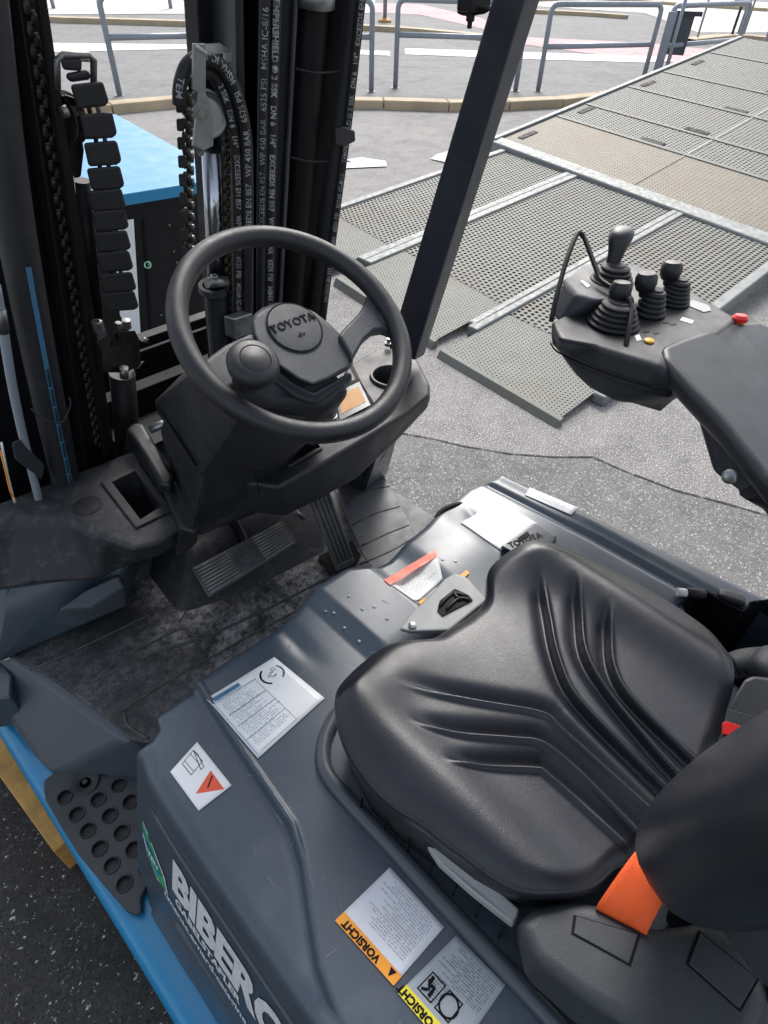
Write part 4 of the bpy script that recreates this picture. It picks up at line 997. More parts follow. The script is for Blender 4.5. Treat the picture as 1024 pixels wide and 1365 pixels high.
lathe('round_emblem', [(.031, 0), (.031, .0016), (.0285, .0016), (.028, .0004), (0, .0004)], P(117, 674, zd1), (0, 0, 1), 'plastic', beam, 36)
ploft('column_bracket', PP([(168, 572), (177, 562), (192, 564), (208, 590), (232, 634), (228, 648), (214, 646), (190, 605)], 1.06), PP([(162, 610), (174, 596), (194, 598), (212, 620), (236, 660), (232, 676), (212, 672), (186, 640)], .92), 'plastic', fk, .012)
ploft('column_bracket', PP([(212, 640), (238, 640), (266, 685), (262, 712), (240, 705)], 1.02), PP([(212, 660), (238, 660), (266, 700), (262, 728), (236, 745)], .88), 'plastic', fk, .010)
tube('tilt_pin', [P(200, 573, 1.075), P(228, 561, 1.09)], .010, 'zinc', fk, 1, 16)
# right half of the dash
zr = 1.12
dash = ploft('dash_panel', PP([(300, 640), (372, 604), (407, 584), (434, 556), (462, 487), (500, 465), (524, 458), (550, 466), (574, 514), (573, 526), (545, 550), (500, 577), (430, 618), (372, 650)], zr),
      [P(300, 680, .98), P(372, 660, .98), P(407, 640, .98), P(434, 600, 1.0), P(462, 520, 1.02), P(500, 500, 1.02), P(524, 490, 1.02), P(550, 500, 1.04), P(574, 535, 1.05), P(570, 545, 1.05), P(524, 592, 1.0), P(475, 640, .98), P(425, 668, .98), P(380, 690, .98)], 'plastic', fk, .012)
ch = lathe('c', [(0, -.07), (.046, -.07), (.048, .05), (0, .05)], P(522, 503, zr), (0, 0, 1), 'black', None, 36, False)
tr = prism('c', [v-Vector((0, 0, .03)) for v in PP([(374, 610), (408, 591), (424, 596), (384, 618)], zr)], (0, 0, .06), 'black', None, 0)
cut(dash, ch, tr)
lathe('cup_holder', [(.046, -.066), (.0465, .004), (.049, .008), (.054, .008), (.057, .001)], P(522, 503, zr), (0, 0, 1), 'plastic', dash, 40)
lathe('cup_floor', [(0, -.068), (.047, -.068)], P(522, 503, zr), (0, 0, 1), 'black', dash, 24)
tube('tray_rim', [P(a, b, zr+.002) for a, b in ((374, 611), (386, 621), (428, 598), (421, 590))], .004, 'plastic', dash, 1, 8)
prism('panel_seam', PP([(466, 488), (470, 486), (505, 556), (502, 560)], zr), (0, 0, .0015), 'black', dash, 0)
dn = Vector((0, -.35, .95)).normalized()
dq = [P(452, 516, 1.135), P(478, 502, 1.14), P(502, 541, 1.125), P(452, 566, 1.12)]
ds = prism('display_unit', dq, (0, 0, -.02), 'black', dash, .003)
dn = (dq[1]-dq[0]).cross(dq[3]-dq[0]).normalized(); dn = dn if dn.z > 0 else -dn
def dsp(a, b): return plane_pt(a, b, dq[0]+dn*.0015, dn)
prism('display_bezel', [dsp(448, 524), dsp(479, 509), dsp(494, 540), dsp(453, 561)], dn*.0008, 'hoodedge', ds, 0)
prism('display_screen', [dsp(452, 528), dsp(478, 516), dsp(488, 536), dsp(455, 552)], dn*.0016, 'lcd', ds, 0)
prism('display_key', [dsp(443, 548), dsp(448, 546), dsp(450, 556), dsp(444, 560)], dn*.001, 'white', ds, 0)
ploft('dash_post', PP([(468, 570), (500, 560), (522, 590), (500, 600)], .99), PP([(446, 634), (480, 655), (512, 636), (505, 615)], .625), 'postp', fk, .008)
ploft('dash_post', PP([(500, 570), (528, 560), (530, 580), (505, 600)], .99), PP([(484, 640), (512, 625), (516, 632), (486, 655)], .625), 'hood', fk, .006)
lathe('bolt', [(.008, 0), (.008, .012), (0, .014)], P(510, 612, .72), (.3, -1, .2), 'steel', fk, 8)
ploft('under_dash_panel', [P(280, 690, .98), P(380, 650, .98), P(470, 600, .98), P(470, 560, .98), P(300, 620, .98)], [P(290, 705, .80), P(385, 668, .80), P(460, 630, .80), P(470, 600, .8), P(300, 660, .8)], 'dusty', fk, .01)
# ================================================================ STEERING COLUMN AND WHEEL
WC = Vector((.502, .662, 1.532)); wt = .555
e1 = Vector((1, 0, 0)); e2 = Vector((0, math.cos(wt), math.sin(wt))); e3 = e1.cross(e2)
def W(px, py, h=0.0): return plane_pt(px, py, WC+e3*h, e3)
def PC(px, py, y): return PY(px, py, y)
# column shroud: rings from the cowl under the wheel down to the floor, each seen at its own depth
def ring8(c, hx, hy, k=.35):
    c = Vector(c); o = []
    for (a, b) in ((-1, -k), (-1, k), (-k, 1), (k, 1), (1, k), (1, -k), (k, -1), (-k, -1)): o.append(c+Vector((a*hx, b*hy, 0)))
    return o
rA = [W(274, 484, -.06), W(325, 452, -.06), W(400, 470, -.06), W(458, 520, -.07), W(445, 556, -.08), W(372, 575, -.08), W(318, 556, -.08), W(290, 520, -.07)]
rB = [P(a, b, 1.22) for a, b in ((205, 536), (250, 492), (400, 520), (452, 548), (440, 566), (372, 610), (330, 618), (262, 618))]
rC = [P(a, b, 1.08) for a, b in ((214, 575), (262, 545), (400, 560), (424, 570), (410, 592), (368, 640), (338, 655), (268, 668))]
rD = [P(a, b, .93) for a, b in ((232, 640), (270, 600), (360, 590), (395, 600), (385, 622), (364, 650), (340, 672), (252, 716))]
def mid(r, q, t): return [a.lerp(b, t) for a, b in zip(r, q)]
col = hull('column_shroud', rA+rB+mid(rB, rC, .35), 'plastic', fk, .016, 4, 24)
hull('column_body', [p.lerp(sum(rB, Vector())/8, .12) for p in mid(rB, rC, .2)]+rC+mid(rC, rD, .9), 'plastic', col, .02, 4, 24)
hull('column_foot', mid(rC, rD, .8)+[p.lerp(sum(rD, Vector())/8, .1)-Vector((0, 0, .03)) for p in rD], 'dusty', col, .02, 4, 24)
prism('shroud_panel_gap', [P(212, 545, 1.225), P(216, 545, 1.225), P(264, 620, 1.225), P(260, 622, 1.225)], (0, 0, .003), 'black', col, 0)
tube('shroud_seam', [P(300, 556, 1.26), P(316, 580, 1.235), P(338, 622, 1.2), P(345, 655, 1.1)], .0016, 'black', col, 4, 6)

bs = bmesh.new(); rs = random.Random(4)
def scr(pt, d, ln, w_):
    n = 4; side = Vector((-d.y, d.x, 0))*w_
    for k in range(n):
        p = [pt(k/n), pt((k+1)/n)]
        bs.faces.new([bs.verts.new(v) for v in (p[0]-side, p[1]-side, p[1]+side, p[0]+side)])
for k in range(46):
    x = rs.uniform(.10, .34) if k < 26 else rs.uniform(.35, 1.05); y = rs.uniform(.0, .60) if k < 26 else rs.uniform(.42, .62)
    a = rs.uniform(0, 6.28); ln = rs.uniform(.004, .022); d = Vector((math.cos(a), math.sin(a), 0))
    def pt(t, x=x, y=y, d=d, ln=ln):
        X_, Y_ = x+d.x*ln*t, y+d.y*ln*t; return Vector((X_, Y_, float(hoodz(np.array([X_]), np.array([Y_]))[0])+.0009))
    scr(pt, d, ln, rs.uniform(.00025, .0006))
me = bpy.data.meshes.new('scuff_mark'); bs.to_mesh(me); bs.free(); stuff(link('scuff_mark', me, 'galv', hood))
hubm = 'plastic2'
ploft('column_cowl', [W(272, 478, -.02), W(318, 448, -.02), W(350, 438, -.02), W(455, 500, -.03), W(470, 520, -.04), W(440, 548, -.05), W(360, 540, -.05), W(300, 520, -.05)], [W(262, 500, -.10), W(315, 470, -.10), W(345, 460, -.10), W(440, 520, -.10), W(455, 540, -.10), W(430, 565, -.10), W(360, 560, -.10), W(290, 540, -.10)], 'plastic', fk, .016, 4)
# rim
bm = bmesh.new(); R0 = .1655; r0 = .0150; N = 96; n = 20; rings = []
for i in range(N):
    a = 2*math.pi*i/N; rad = e1*math.cos(a)+e2*math.sin(a)
    rings.append([bm.verts.new(WC+rad*(R0+r0*math.cos(b)*1.0)+e3*r0*1.02*math.sin(b)) for b in [2*math.pi*j/n for j in range(n)]])
for i in range(N):
    for j in range(n):
        f = bm.faces.new((rings[i][j], rings[(i+1) % N][j], rings[(i+1) % N][(j+1) % n], rings[i][(j+1) % n])); f.smooth = True
bmesh.ops.recalc_face_normals(bm, faces=bm.faces)
me = bpy.data.meshes.new('steering_wheel'); bm.to_mesh(me); bm.free(); sw = link('steering_wheel', me, 'wheelr', fk)
hh = -.012
hubp = [(336, 430), (340, 420), (352, 411), (370, 405), (395, 406), (420, 418), (440, 434), (452, 446), (466, 466), (470, 478), (466, 490), (440, 505), (417, 514), (398, 506), (380, 494), (360, 480), (346, 462), (338, 446)]
hub = ploft('hub_cover', [W(a, b, hh) for a, b in hubp], [W(395+(a-395)*1.03, 460+(b-460)*1.03, hh-.05) for a, b in hubp], hubm, sw, .014, 5, 20)
ploft('hub_lower_bar', [W(349, 472, hh-.012), W(396, 512, hh-.012), W(418, 522, hh-.012), W(468, 494, hh-.012), W(470, 505, hh-.02), W(420, 538, hh-.02), W(396, 530, hh-.02), W(352, 500, hh-.02)], [W(349, 480, hh-.06), W(396, 520, hh-.06), W(418, 530, hh-.06), W(468, 502, hh-.06), W(470, 513, hh-.07), W(420, 546, hh-.07), W(396, 538, hh-.07), W(352, 508, hh-.07)], hubm, sw, .008)
cc = W(393, 437, hh); rad = (W(430, 437, hh)-W(357, 437, hh)).length/2
lathe('hub_ring', [(rad, 0), (rad+.0006, .0012), (rad-.0012, .0012), (rad-.0018, 0)], cc, e3, 'black', sw, 48)
lathe('hub_disc', [(rad-.002, .0), (rad-.0025, .0022), (rad-.012, .0034), (0, .004)], cc, e3, hubm, sw, 48)
ang = math.radians(14)
ex = (W(414, 428, hh)-W(372, 443, hh)).normalized(); ey = e3.cross(ex)
text_on('lettering', 'TOYOTA', lambda x, y, z: cc+ey*.001+ex*x+ey*y+e3*(.004+z), .0175, 'black', sw, .0003, 1.12, align=1, ext=.0008)
bm = bmesh.new(); 
for q in ([(-.006, -.016), (-.001, -.019), (.002, -.014), (-.001, -.011)], [(.002, -.019), (.008, -.015), (.004, -.013)]):
    bm.faces.new([bm.verts.new(cc+ex*a+ey*b+e3*.0046) for a, b in q])
me = bpy.data.meshes.new('horn_symbol'); bm.to_mesh(me); bm.free(); link('horn_symbol', me, 'black', sw)
# right spoke: broad Y-shaped arm
spk = [(452, 446), (458, 438), (480, 415), (489, 400), (492, 388), (505, 385), (524, 404), (536, 428), (538, 450), (528, 444), (514, 438), (500, 440), (486, 452), (476, 470), (470, 480), (466, 470)]
prism('spoke', [W(a, b, -.004) for a, b in spk], -e3*.020, hubm, sw, .007, 3)
prism('spoke_pad', [W(a, b, -.002) for a, b in ((505, 400), (511, 396), (522, 404), (528, 418), (524, 428), (514, 432), (507, 422))], -e3*.004, hubm, sw, .002, 2)
# left spoke (under the knob)
prism('spoke', [W(a, b, -.012) for a, b in ((270, 480), (300, 458), (338, 440), (346, 466), (352, 490), (325, 505), (300, 525), (280, 505))], -e3*.02, hubm, sw, .008, 3)
kc = W(329, 508, .0)
kn_ = lathe('spinner_knob', [(0, 0), (.012, 0), (.012, .018), (.024, .020), (.032, .025), (.0345, .034), (.033, .041), (.027, .046), (.0205, .0475), (.0197, .0465), (.0185, .0475), (0, .0485)], kc+e3*.006, e3, 'wheelr', sw, 40)
lathe('knob_base', [(0, 0), (.02, 0), (.018, .01), (0, .01)], kc+e3*.0, e3, 'plastic', kn_, 24)
# ================================================================ CAB PILLAR
def ext(a, b, k): return a+(b-a)*k
L0, L1 = PX(528, 432, 1.04), PX(657, -4, 1.04); M0, M1 = PX(563, 447, 1.075), PX(701, -4, 1.075); R0_, R1_ = PX(577, 440, 1.125), PX(722, -4, 1.125)
bot = [ext(a, b, -.12) for a, b in ((L0, L1), (M0, M1), (R0_, R1_))]; top = [ext(a, b, 1.25) for a, b in ((L0, L1), (M0, M1), (R0_, R1_))]
bot.append(bot[0]+(bot[2]-bot[1])); top.append(top[0]+(top[2]-top[1]))
pil = ploft('cab_pillar', top, bot, 'postp', fk, .004, 3)
hp4 = PX(632, 8, 1.0)
br_ = tube('mirror_bracket', [PX(612, 14, 1.0), PX(622, 17, 1.0), PX(645, 14, 1.0), PX(652, 9, 1.0)], .0045, 'steel', fk, 2, 8)
box('clamp', PX(632, 4, 1.0), (.05, .03, .02), 'steel', br_); lathe('bolt', [(.007, 0), (.007, -.012), (.004, -.014), (.004, -.022), (0, -.022)], PX(628, 15, 1.0), (0, 0, 1), 'steel', br_, 12)
lathe('foot_nut', [(.012, 0), (.012, .008), (.006, .01), (.006, .02), (0, .02)], P(518, 460, 1.13), (0, 0, 1), 'zinc', pil, 6)
# ================================================================ ARMREST WITH CONTROL LEVERS
zp = 1.37
arm_top = [(880, 458), (905, 448), (968, 428), (1010, 425), (1100, 470), (1250, 640), (1180, 740), (1023, 640), (960, 560), (905, 500), (884, 476)]
def za(a, b): return zp+.012-.0004*(a-880)*.6-.0003*(b-458)
ploft('armrest_pad', [P(a, b, za(a, b)) for a, b in arm_top], [P(a+ (0 if i < 4 else -2), b+ (24 if i < 5 else 40), za(a, b)-.055) for i, (a, b) in enumerate(arm_top)], 'padp', fk, .02, 5)
pod_top = [(733, 424), (760, 416), (768, 362), (790, 346), (822, 345), (880, 372), (950, 402), (1000, 420), (985, 450), (900, 470), (890, 500), (860, 478), (800, 455), (745, 445)]
pod = ploft('control_pod', PP([(733, 428), (757, 416), (772, 372), (800, 352), (850, 352), (930, 392), (985, 425), (960, 445), (900, 462), (882, 488), (860, 480), (800, 462), (745, 452)], zp),
      [P(734, 460, zp-.05), P(760, 425, zp-.05), P(775, 385, zp-.05), P(800, 370, zp-.05), P(850, 370, zp-.05), P(930, 410, zp-.05), P(985, 445, zp-.05), P(960, 480, zp-.05), P(912, 505, zp-.04), P(900, 523, zp-.05), P(860, 518, zp-.05), P(800, 498, zp-.05), P(745, 472, zp-.05)], 'plastic', fk, .012, 4)
ploft('pod_underside', [P(734, 450, zp-.045), P(760, 425, zp-.045), P(775, 395, zp-.045), P(850, 385, zp-.045), P(930, 420, zp-.045), P(985, 455, zp-.045), P(912, 505, zp-.045), P(897, 523, zp-.045), P(800, 492, zp-.045), P(745, 468, zp-.045)],
      [P(760, 490, zp-.10), P(775, 460, zp-.11), P(800, 430, zp-.11), P(850, 430, zp-.11), P(930, 460, zp-.11), P(960, 500, zp-.11), P(905, 532, zp-.09), P(880, 541, zp-.115), P(820, 540, zp-.12), P(785, 522, zp-.115)], 'plastic', pod, .034, 6)
ploft('pod_block', PP([(752, 372), (778, 352), (800, 352), (832, 372), (846, 398), (800, 400), (770, 392)], zp+.045), PP([(732, 418), (768, 395), (800, 380), (832, 400), (850, 420), (820, 425), (745, 432)], zp-.02), 'plastic2', pod, .010, 4)
# arm bracket and hinge
zh = 1.26
ploft('armrest_bracket', [P(925, 545, 1.30), P(985, 560, 1.30), P(1060, 640, 1.27), P(1100, 720, 1.24), P(1040, 680, 1.22), P(985, 655, 1.22), P(950, 630, 1.22), P(940, 595, 1.25)], [P(930, 520, 1.27), P(1000, 540, 1.27), P(1090, 620, 1.24), P(1130, 690, 1.22), P(1060, 670, 1.2), P(1000, 645, 1.19), P(960, 620, 1.19), P(950, 585, 1.22)], 'plastic', fk, .012)
hb = P(973, 635, 1.255); vdir = (Vector(CC)-hb).normalized()
hn = (vdir+Vector((-.2, -.3, 0))).normalized()
lathe('hinge_bolt', [(0, .007), (.008, .0065), (.013, .004), (.014, .002), (.014, 0)], hb+vdir*.004, hn, 'zinc', fk, 24)
prism('hinge_slot', [P(982, 622, 1.268), P(990, 610, 1.27), P(998, 612, 1.27), P(988, 628, 1.268)], vdir*.003, 'black', fk, 0)
tube('arm_lower_bar', [P(1000, 650, 1.23), P(1040, 680, 1.18), P(1060, 760, 1.08), P(1040, 860, 1.0)], .022, 'plastic', fk, 4, 12)
tube('pod_seam', [P(734, 457, zp-.043), P(745, 470, zp-.043), P(800, 494, zp-.04), P(860, 514, zp-.04), P(896, 522, zp-.04)], .0018, 'black', pod, 3, 6)
tube('neck_seam', [P(905, 500, 1.35), P(930, 540, 1.30), P(985, 600, 1.29), P(1040, 650, 1.28)], .0016, 'black', pod, 3, 6)
def boot(px, py, z, r, hgt, k, tilt, mt='rubber', par=pod, oval=1.0):
    prof = []
    for i in range(k):
        rr_ = r*(1-.45*i/k); h = hgt*i/k; prof += [(rr_*.90, h), (rr_*1.0, h+hgt/k*.25), (rr_*1.0, h+hgt/k*.6), (rr_*.88, h+hgt/k*.95)]
    prof += [(r*.42, hgt), (r*.38, hgt*1.08), (0, hgt*1.08)]
    return lathe('lever_boot', prof, P(px, py, z), tilt, mt, par, 32, True, oval)
up = Vector((.05, .0, 1)).normalized()
boot(817, 432, zp, .054, .046, 5, up); boot(864, 418, zp, .035, .050, 5, up); boot(896, 403, zp, .037, .050, 6, up); boot(815, 376, zp+.040, .047, .036, 4, up)
def lever(px, py, z, dirv, kind):
    o = P(px, py, z); d = Vector(dirv).normalized()
    if kind == 'ball':
        k = lathe('lever_knob', [(.010, 0), (.012, .010), (.018, .014), (.0225, .026), (.0225, .040), (.017, .049), (0, .052)], o, d, 'wheelr', pod, 28)
    else:
        pth = [o, o+d*.03, o+d*.055, o+d*.075]
        k = tube('lever_knob', pth, [.012, .015, .018, .017], 'wheelr', pod, 6, 20, 1, .75)
    return k
lever(822, 408, zp+.03, (.1, .1, 1), 'ball'); lever(858, 395, zp+.035, (-.02, .15, 1), 'ball'); lever(890, 380, zp+.035, (.05, .12, 1), 'ball')
jb = P(816, 352, zp+.072); 
loft('joystick', [[jb+Vector((math.cos(a)*r_*1.0, math.sin(a)*r_*.8, 0))+o_ for a in [2*math.pi*k/10 for k in range(10)]] for r_, o_ in ((.018, Vector((0, 0, -.02))), (.019, Vector((.004, .0, .008))), (.023, Vector((.012, .003, .028))), (.033, Vector((.022, .008, .046))), (.033, Vector((.030, .010, .060))), (.020, Vector((.034, .012, .068))))], 'wheelr', pod, 2)
# guard rod over the levers
tube('guard_rod', [P(735, 428, zp+.0), P(742, 395, zp+.035), P(756, 345, zp+.085), P(769, 313, zp+.115), P(775, 312, zp+.115), P(781, 322, zp+.105), P(796, 362, zp+.07), P(801, 373, zp+.062), P(815, 383, zp+.06), P(835, 397, zp+.055), P(841, 410, zp+.045), P(838, 440, zp+.02), P(833, 470, zp-.01), P(831, 485, zp-.03)], .0052, 'steel', pod, 5, 10)
lathe('indicator_button', [(.010, 0), (.010, .003), (.007, .005), (0, .005)], P(865, 455, zp+.001), (0, 0, 1), 'yellowb', pod, 24)
es = lathe('emergency_button', [(0, 0), (.010, 0), (.010, .006), (.016, .007), (.017, .014), (.012, .020), (0, .021)], P(984, 432, zp-.012), (.1, .1, 1), 'red', pod, 28)
lathe('button_collar', [(0, -.002), (.014, -.002), (.014, .003), (0, .003)], P(984, 432, zp-.012), (.1, .1, 1), 'yellow', es, 24)
for q in ([(846, 448), (852, 446), (855, 453), (849, 455)], [(910, 423), (925, 428), (922, 432), (906, 427)]):
    prism('pod_symbol', PP(q, zp), (0, 0, .001), 'white', pod, 0)
prism('pod_symbol', PP([(773, 375), (777, 374), (787, 381), (783, 384)], zp+.0455), (0, 0, .001), 'white', pod, 0)
prism('pod_touch_plate', PP([(917, 408), (922, 400), (945, 408), (948, 415), (938, 417)], zp), (0, 0, .002), 'lightgrey', pod, .001)
for a, b in ((857, 442), (870, 444), (883, 430), (893, 432)): prism('pod_mark', PP([(a, b), (a+8, b-1), (a+9, b+1), (a+1, b+2)], zp), (0, 0, .001), 'steel', pod, 0)
# ================================================================ MAST
def rail(name, tl, tr, bl, br, mt, depth=.06, d=0.0, par=fk, b=.004, kt=.35, kb=.8):
    """upright slab on the tilted mast plane, given its four seen corners; carried on past the frame"""
    A, B, C_, D_ = M(*tl, d), M(*tr, d), M(*bl, d), M(*br, d)
    A2, B2 = ext(C_, A, 1+kt), ext(D_, B, 1+kt); C2_, D2_ = ext(A, C_, 1+kb), ext(B, D_, 1+kb)
    dv = Vector((0, 1, MK)).normalized()*depth
    return prism(name, [A2, B2, D2_, C2_], dv, mt, par, b, 2)
mast = rail('mast_upright', (25, 0), (60, 0), (112, 600), (150, 600), 'steel', .10, .03)
rail('mast_flange', (52, 0), (64, 0), (138, 590), (152, 590), 'steel', .02, -.01, mast)
rail('mast_channel_back', (-10, 0), (30, 0), (80, 600), (115, 600), 'black', .05, .08, mast)
m2 = rail('mast_upright', (263, 0), (322, 0), (285, 400), (340, 400), 'steel', .05, .12)
rail('mast_flange', (314, 0), (326, 0), (322, 400), (332, 400), 'postp', .10, .04, m2)
m3 = rail('mast_upright', (372, 0), (396, 0), (352, 410), (374, 410), 'steel', .12, .0)
rail('mast_flange', (393, 0), (399, 0), (371, 410), (377, 410), 'postp', .012, -.008, m3)
rail('mast_upright', (396, 0), (484, 0), (374, 410), (420, 410), 'black', .06, .10)
rail('mast_flange', (466, 0), (484, 0), (408, 420), (424, 420), 'steel', .10, .01, m3)
rail('mast_upright', (-100, 0), (-5, 0), (-40, 650), (85, 650), 'black', .05, .06)
tube('tilt_cylinder_tube', [M(418, -60, .03), M(408, 120, .03), M(395, 300, .03), M(383, 480, .03), M(375, 600, .03)], .036, 'steel', fk, 4, 24)
tube('tube_cap', [M(419, -20, .0), M(418, 7, .0)], .042, 'zinc', fk, 1, 24)
tube('hose_conduit', [M(474, -60, -.01), M(466, 60, -.01), M(450, 180, -.01), M(432, 320, -.01), M(418, 440, -.01), M(405, 560, -.01)], .018, 'rubber', fk, 4, 16)
for (a, b, c, d) in ((395, 92, 452, 95), (388, 210, 440, 215)): tube('cable_tie', [M(a, b, -.01), M((a+c)/2, b+5, -.03), M(c, d, -.02)], .002, 'rubber', fk, 4, 6)
# chrome rods, cylinders, clamps
def rod(pts, r, mt, name, d=0.0, n=24, par=fk): return tube(name, [M(a, b, d) for a, b in pts], r, mt, par, 1, n)
rod([(282, 200), (289, 388)], .0205, 'chrome', 'lift_rod', .03)
rod([(289, 385), (300, 560), (306, 700)], .030, 'steel', 'lift_cylinder', .03)
cl = rod([(276, 377), (302, 375)], .012, 'bolt', 'cylinder_clamp', -.02)
lathe('clamp_ring', [(.026, -.008), (.036, -.008), (.036, .008), (.026, .008)], M(285, 384, .03), (0, -MK, 1), 'plastic2', cl, 28)
lathe('bolt', [(.010, 0), (.010, .012), (.005, .012), (.005, .008), (0, .008)], M(286, 374, -.02), (0, -.17, 1), 'zinc', cl, 6)
rod([(108, 240), (128, 425)], .016, 'steel', 'lift_rod', .03)
rod([(97, 235), (118, 430)], .0022, 'white', 'painted_rod_glint', .0)  # thin white line painted in as the left rod's highlight
vb = ploft('valve_block', [M(127, 455, -.02), M(150, 443, -.02), M(180, 440, .03), M(186, 452, .05), M(165, 462, -.01), M(135, 465, -.04)], [M(130, 490, -.02), M(150, 495, -.02), M(184, 490, .03), M(188, 485, .05), M(170, 497, -.01), M(138, 497, -.04)], 'steel', fk, .005)
lathe('bolt', [(.011, 0), (.011, .02), (.006, .022), (.006, .017), (0, .017)], M(132, 440, -.03), (0, -.17, 1), 'bolt', vb, 16)
lathe('bolt', [(.009, 0), (.009, .02), (0, .022)], M(170, 437, .0), (0, -.17, 1), 'bolt', vb, 16)
rod([(158, 430), (159, 452)], .007, 'grease', 'threaded_rod', -.01)
rod([(163, 497), (168, 560), (175, 700)], .030, 'steel', 'lift_cylinder', .03)
rod([(165, 490), (166, 503)], .010, 'bolt', 'cylinder_fitting', -.03)
rod([(190, 452), (196, 455)], .006, 'bolt', 'cylinder_fitting', .06)
# bracket + pulley right
vp = M(265, 150, -.02); vx = (M(290, 150, -.02)-M(240, 150, -.02)).normalized()
axp = Vector((-.45, -.88, .05)).normalized()
pu = lathe('pulley', [(0, -.012), (.034, -.012), (.040, -.014), (.042, -.012), (.036, -.006), (.036, .006), (.042, .012), (.040, .014), (.034, .012), (0, .012)], M(274, 152, .02), axp, 'bolt', fk, 40)
lathe('pulley_face', [(.012, .0145), (.030, .0145), (.030, .0155), (.012, .0155)], M(274, 152, .02), axp, 'zinc', pu, 40)
def mp(pts, d): return [M(a, b, d) for a, b in pts]
bkt = prism('chain_bracket', mp([(259, 58), (275, 58), (275, 125), (282, 140), (285, 160), (285, 195), (270, 202), (258, 195), (262, 160), (264, 125), (258, 120)], -.062), (0, .008, 0), 'zinc', fk, .002)
prism('bracket_top', [M(259, 58, -.065), M(293, 56, -.03), M(308, 66, .0), M(275, 69, -.065)], (0, 0, -.006), 'zinc', bkt, .002)
prism('bracket_back', mp([(300, 66), (310, 66), (310, 82), (300, 84)], .02), (0, .006, 0), 'zinc', bkt, .001)
lathe('bolt', [(0, .022), (.007, .022), (.007, .012), (.012, .012), (.012, .004), (.016, .004), (.016, 0), (0, 0)], M(268, 149, -.064), axp, 'bolt', bkt, 6, False)
lathe('bolt', [(0, .012), (.003, .012), (.003, .010), (.006, .012), (.006, 0), (0, 0)], M(267, 202, -.064), axp, 'bolt', bkt, 16)
# left bracket + pulley
bl = tube('chain_shackle', mp([(77, 120), (76, 80), (84, 73), (118, 73), (125, 80), (125, 120)], -.01), .0055, 'bolt', fk, 1, 8)
prism('shackle_plate', [M(74, 75, .0), M(80, 68, .02), (M(112, 68, .02)), M(124, 78, .0)], (0, 0, -.006), 'zinc', bl, .002)
ploft('shackle_block', mp([(80, 78), (109, 78), (109, 95), (84, 93)], -.015), mp([(80, 78), (109, 78), (109, 95), (84, 93)], .02), 'rubber', bl, .004)
ploft('shackle_cup', mp([(86, 98), (118, 92), (122, 106), (92, 110)], -.012), mp([(86, 98), (118, 92), (122, 106), (92, 110)], .02), 'plastic', bl, .006)
lathe('pulley', [(0, -.010), (.03, -.010), (.038, -.013), (.040, -.012), (.034, -.005), (.034, .005), (.040, .012), (.038, .013), (.03, .010), (0, .010)], M(85, 158, .02), (-.9, -.4, .1), 'grease', fk, 40)
rod([(82, 150), (90, 148)], .009, 'bolt', 'pulley_pin', -.02)
ploft('pulley_plate', mp([(84, 125), (100, 130), (112, 200), (108, 236), (96, 238), (86, 180)], .0), mp([(84, 125), (100, 130), (112, 200), (108, 236), (96, 238), (86, 180)], .02), 'steel', fk, .004)
# chain pads: one guard pad per link
padp = [(120, 127), (131, 168), (137, 205), (141, 238), (143, 267), (147, 294), (150, 322), (153, 349), (157, 377), (160, 402)]
base_pad = None
for i, (a, b) in enumerate(padp):
    w_ = 25; h_ = [16, 16.5, 15.5, 14.5, 13.6, 13, 12.6, 12.6, 12.2, 11.8][i]; tl = -.12 if i else -.25
    q = [(-w_, -h_), (w_*.8, -h_-2), (w_, h_*.7), (w_*.7, h_), (-w_*.8, h_+1)]
    qq = [(a+x*math.cos(tl)-y*math.sin(tl)*.6, b+y+x*tl*.3) for x, y in q]
    pd = ploft('chain_pad', mp(qq, -.022), mp(qq, -.006), 'rubber', fk, .005, 3)
    if i+1 < len(padp):
        a2, b2 = padp[i+1]
        for s in (-6, 6): tube('chain_link', [M(a+s, b, .0), M(a2+s, b2, .0)], .0042, 'bolt' if s > 0 else 'grease', pd, 1, 8)
# right chain: small pads down the left side, link chain over the pulley and down the right side
for k in range(11):
    y = 118+k*24.5; x = 239+k*1.0
    pd = ploft('chain_pad', mp([(x-6, y-9), (x+5, y-9), (x+5, y+8), (x-5, y+8)], -.012), mp([(x-6, y-9), (x+5, y-9), (x+5, y+8), (x-5, y+8)], .006), 'rubber', fk, .003, 2)
def leaf_chain(path, name, par=fk, step=.012, wdt=.004, mt='grease'):
    """oval link plates, staggered, along a path"""
    pth = path; cum = [0]
    for a, b in zip(pth, pth[1:]): cum.append(cum[-1]+(b-a).length)
    def pos(s):
        i = max(j for j in range(len(cum)) if cum[j] <= s+1e-9); i = min(i, len(pth)-2); return pth[i].lerp(pth[i+1], (s-cum[i])/(cum[i+1]-cum[i]))
    bm = bmesh.new(); s = 0; k = 0; side = Vector((1, 0, 0))
    while s+step*1.5 < cum[-1]:
        a, b = pos(s), pos(s+step*1.35); off = side*(wdt if k % 2 else -wdt)
        tube_bm(bm, [a+off, a.lerp(b, .25)+off, a.lerp(b, .75)+off, b+off], [.0035, .0055, .0055, .0035], 6)
        tube_bm(bm, [a-side*wdt*1.8, a+side*wdt*1.8], .003, 6)
        s += step; k += 1
    me = bpy.data.meshes.new(name); bm.to_mesh(me); bm.free(); return stuff(link(name, me, mt, par))
leaf_chain(crm(mp([(252, 345), (250, 250), (248, 150), (252, 118), (262, 100), (276, 96), (290, 108), (300, 140), (302, 220), (303, 320), (306, 400)], .0), 6), 'leaf_chain')
leaf_chain(crm(mp([(256, 345), (254, 250), (253, 150), (258, 118)], .01), 6), 'leaf_chain', mt='bolt')
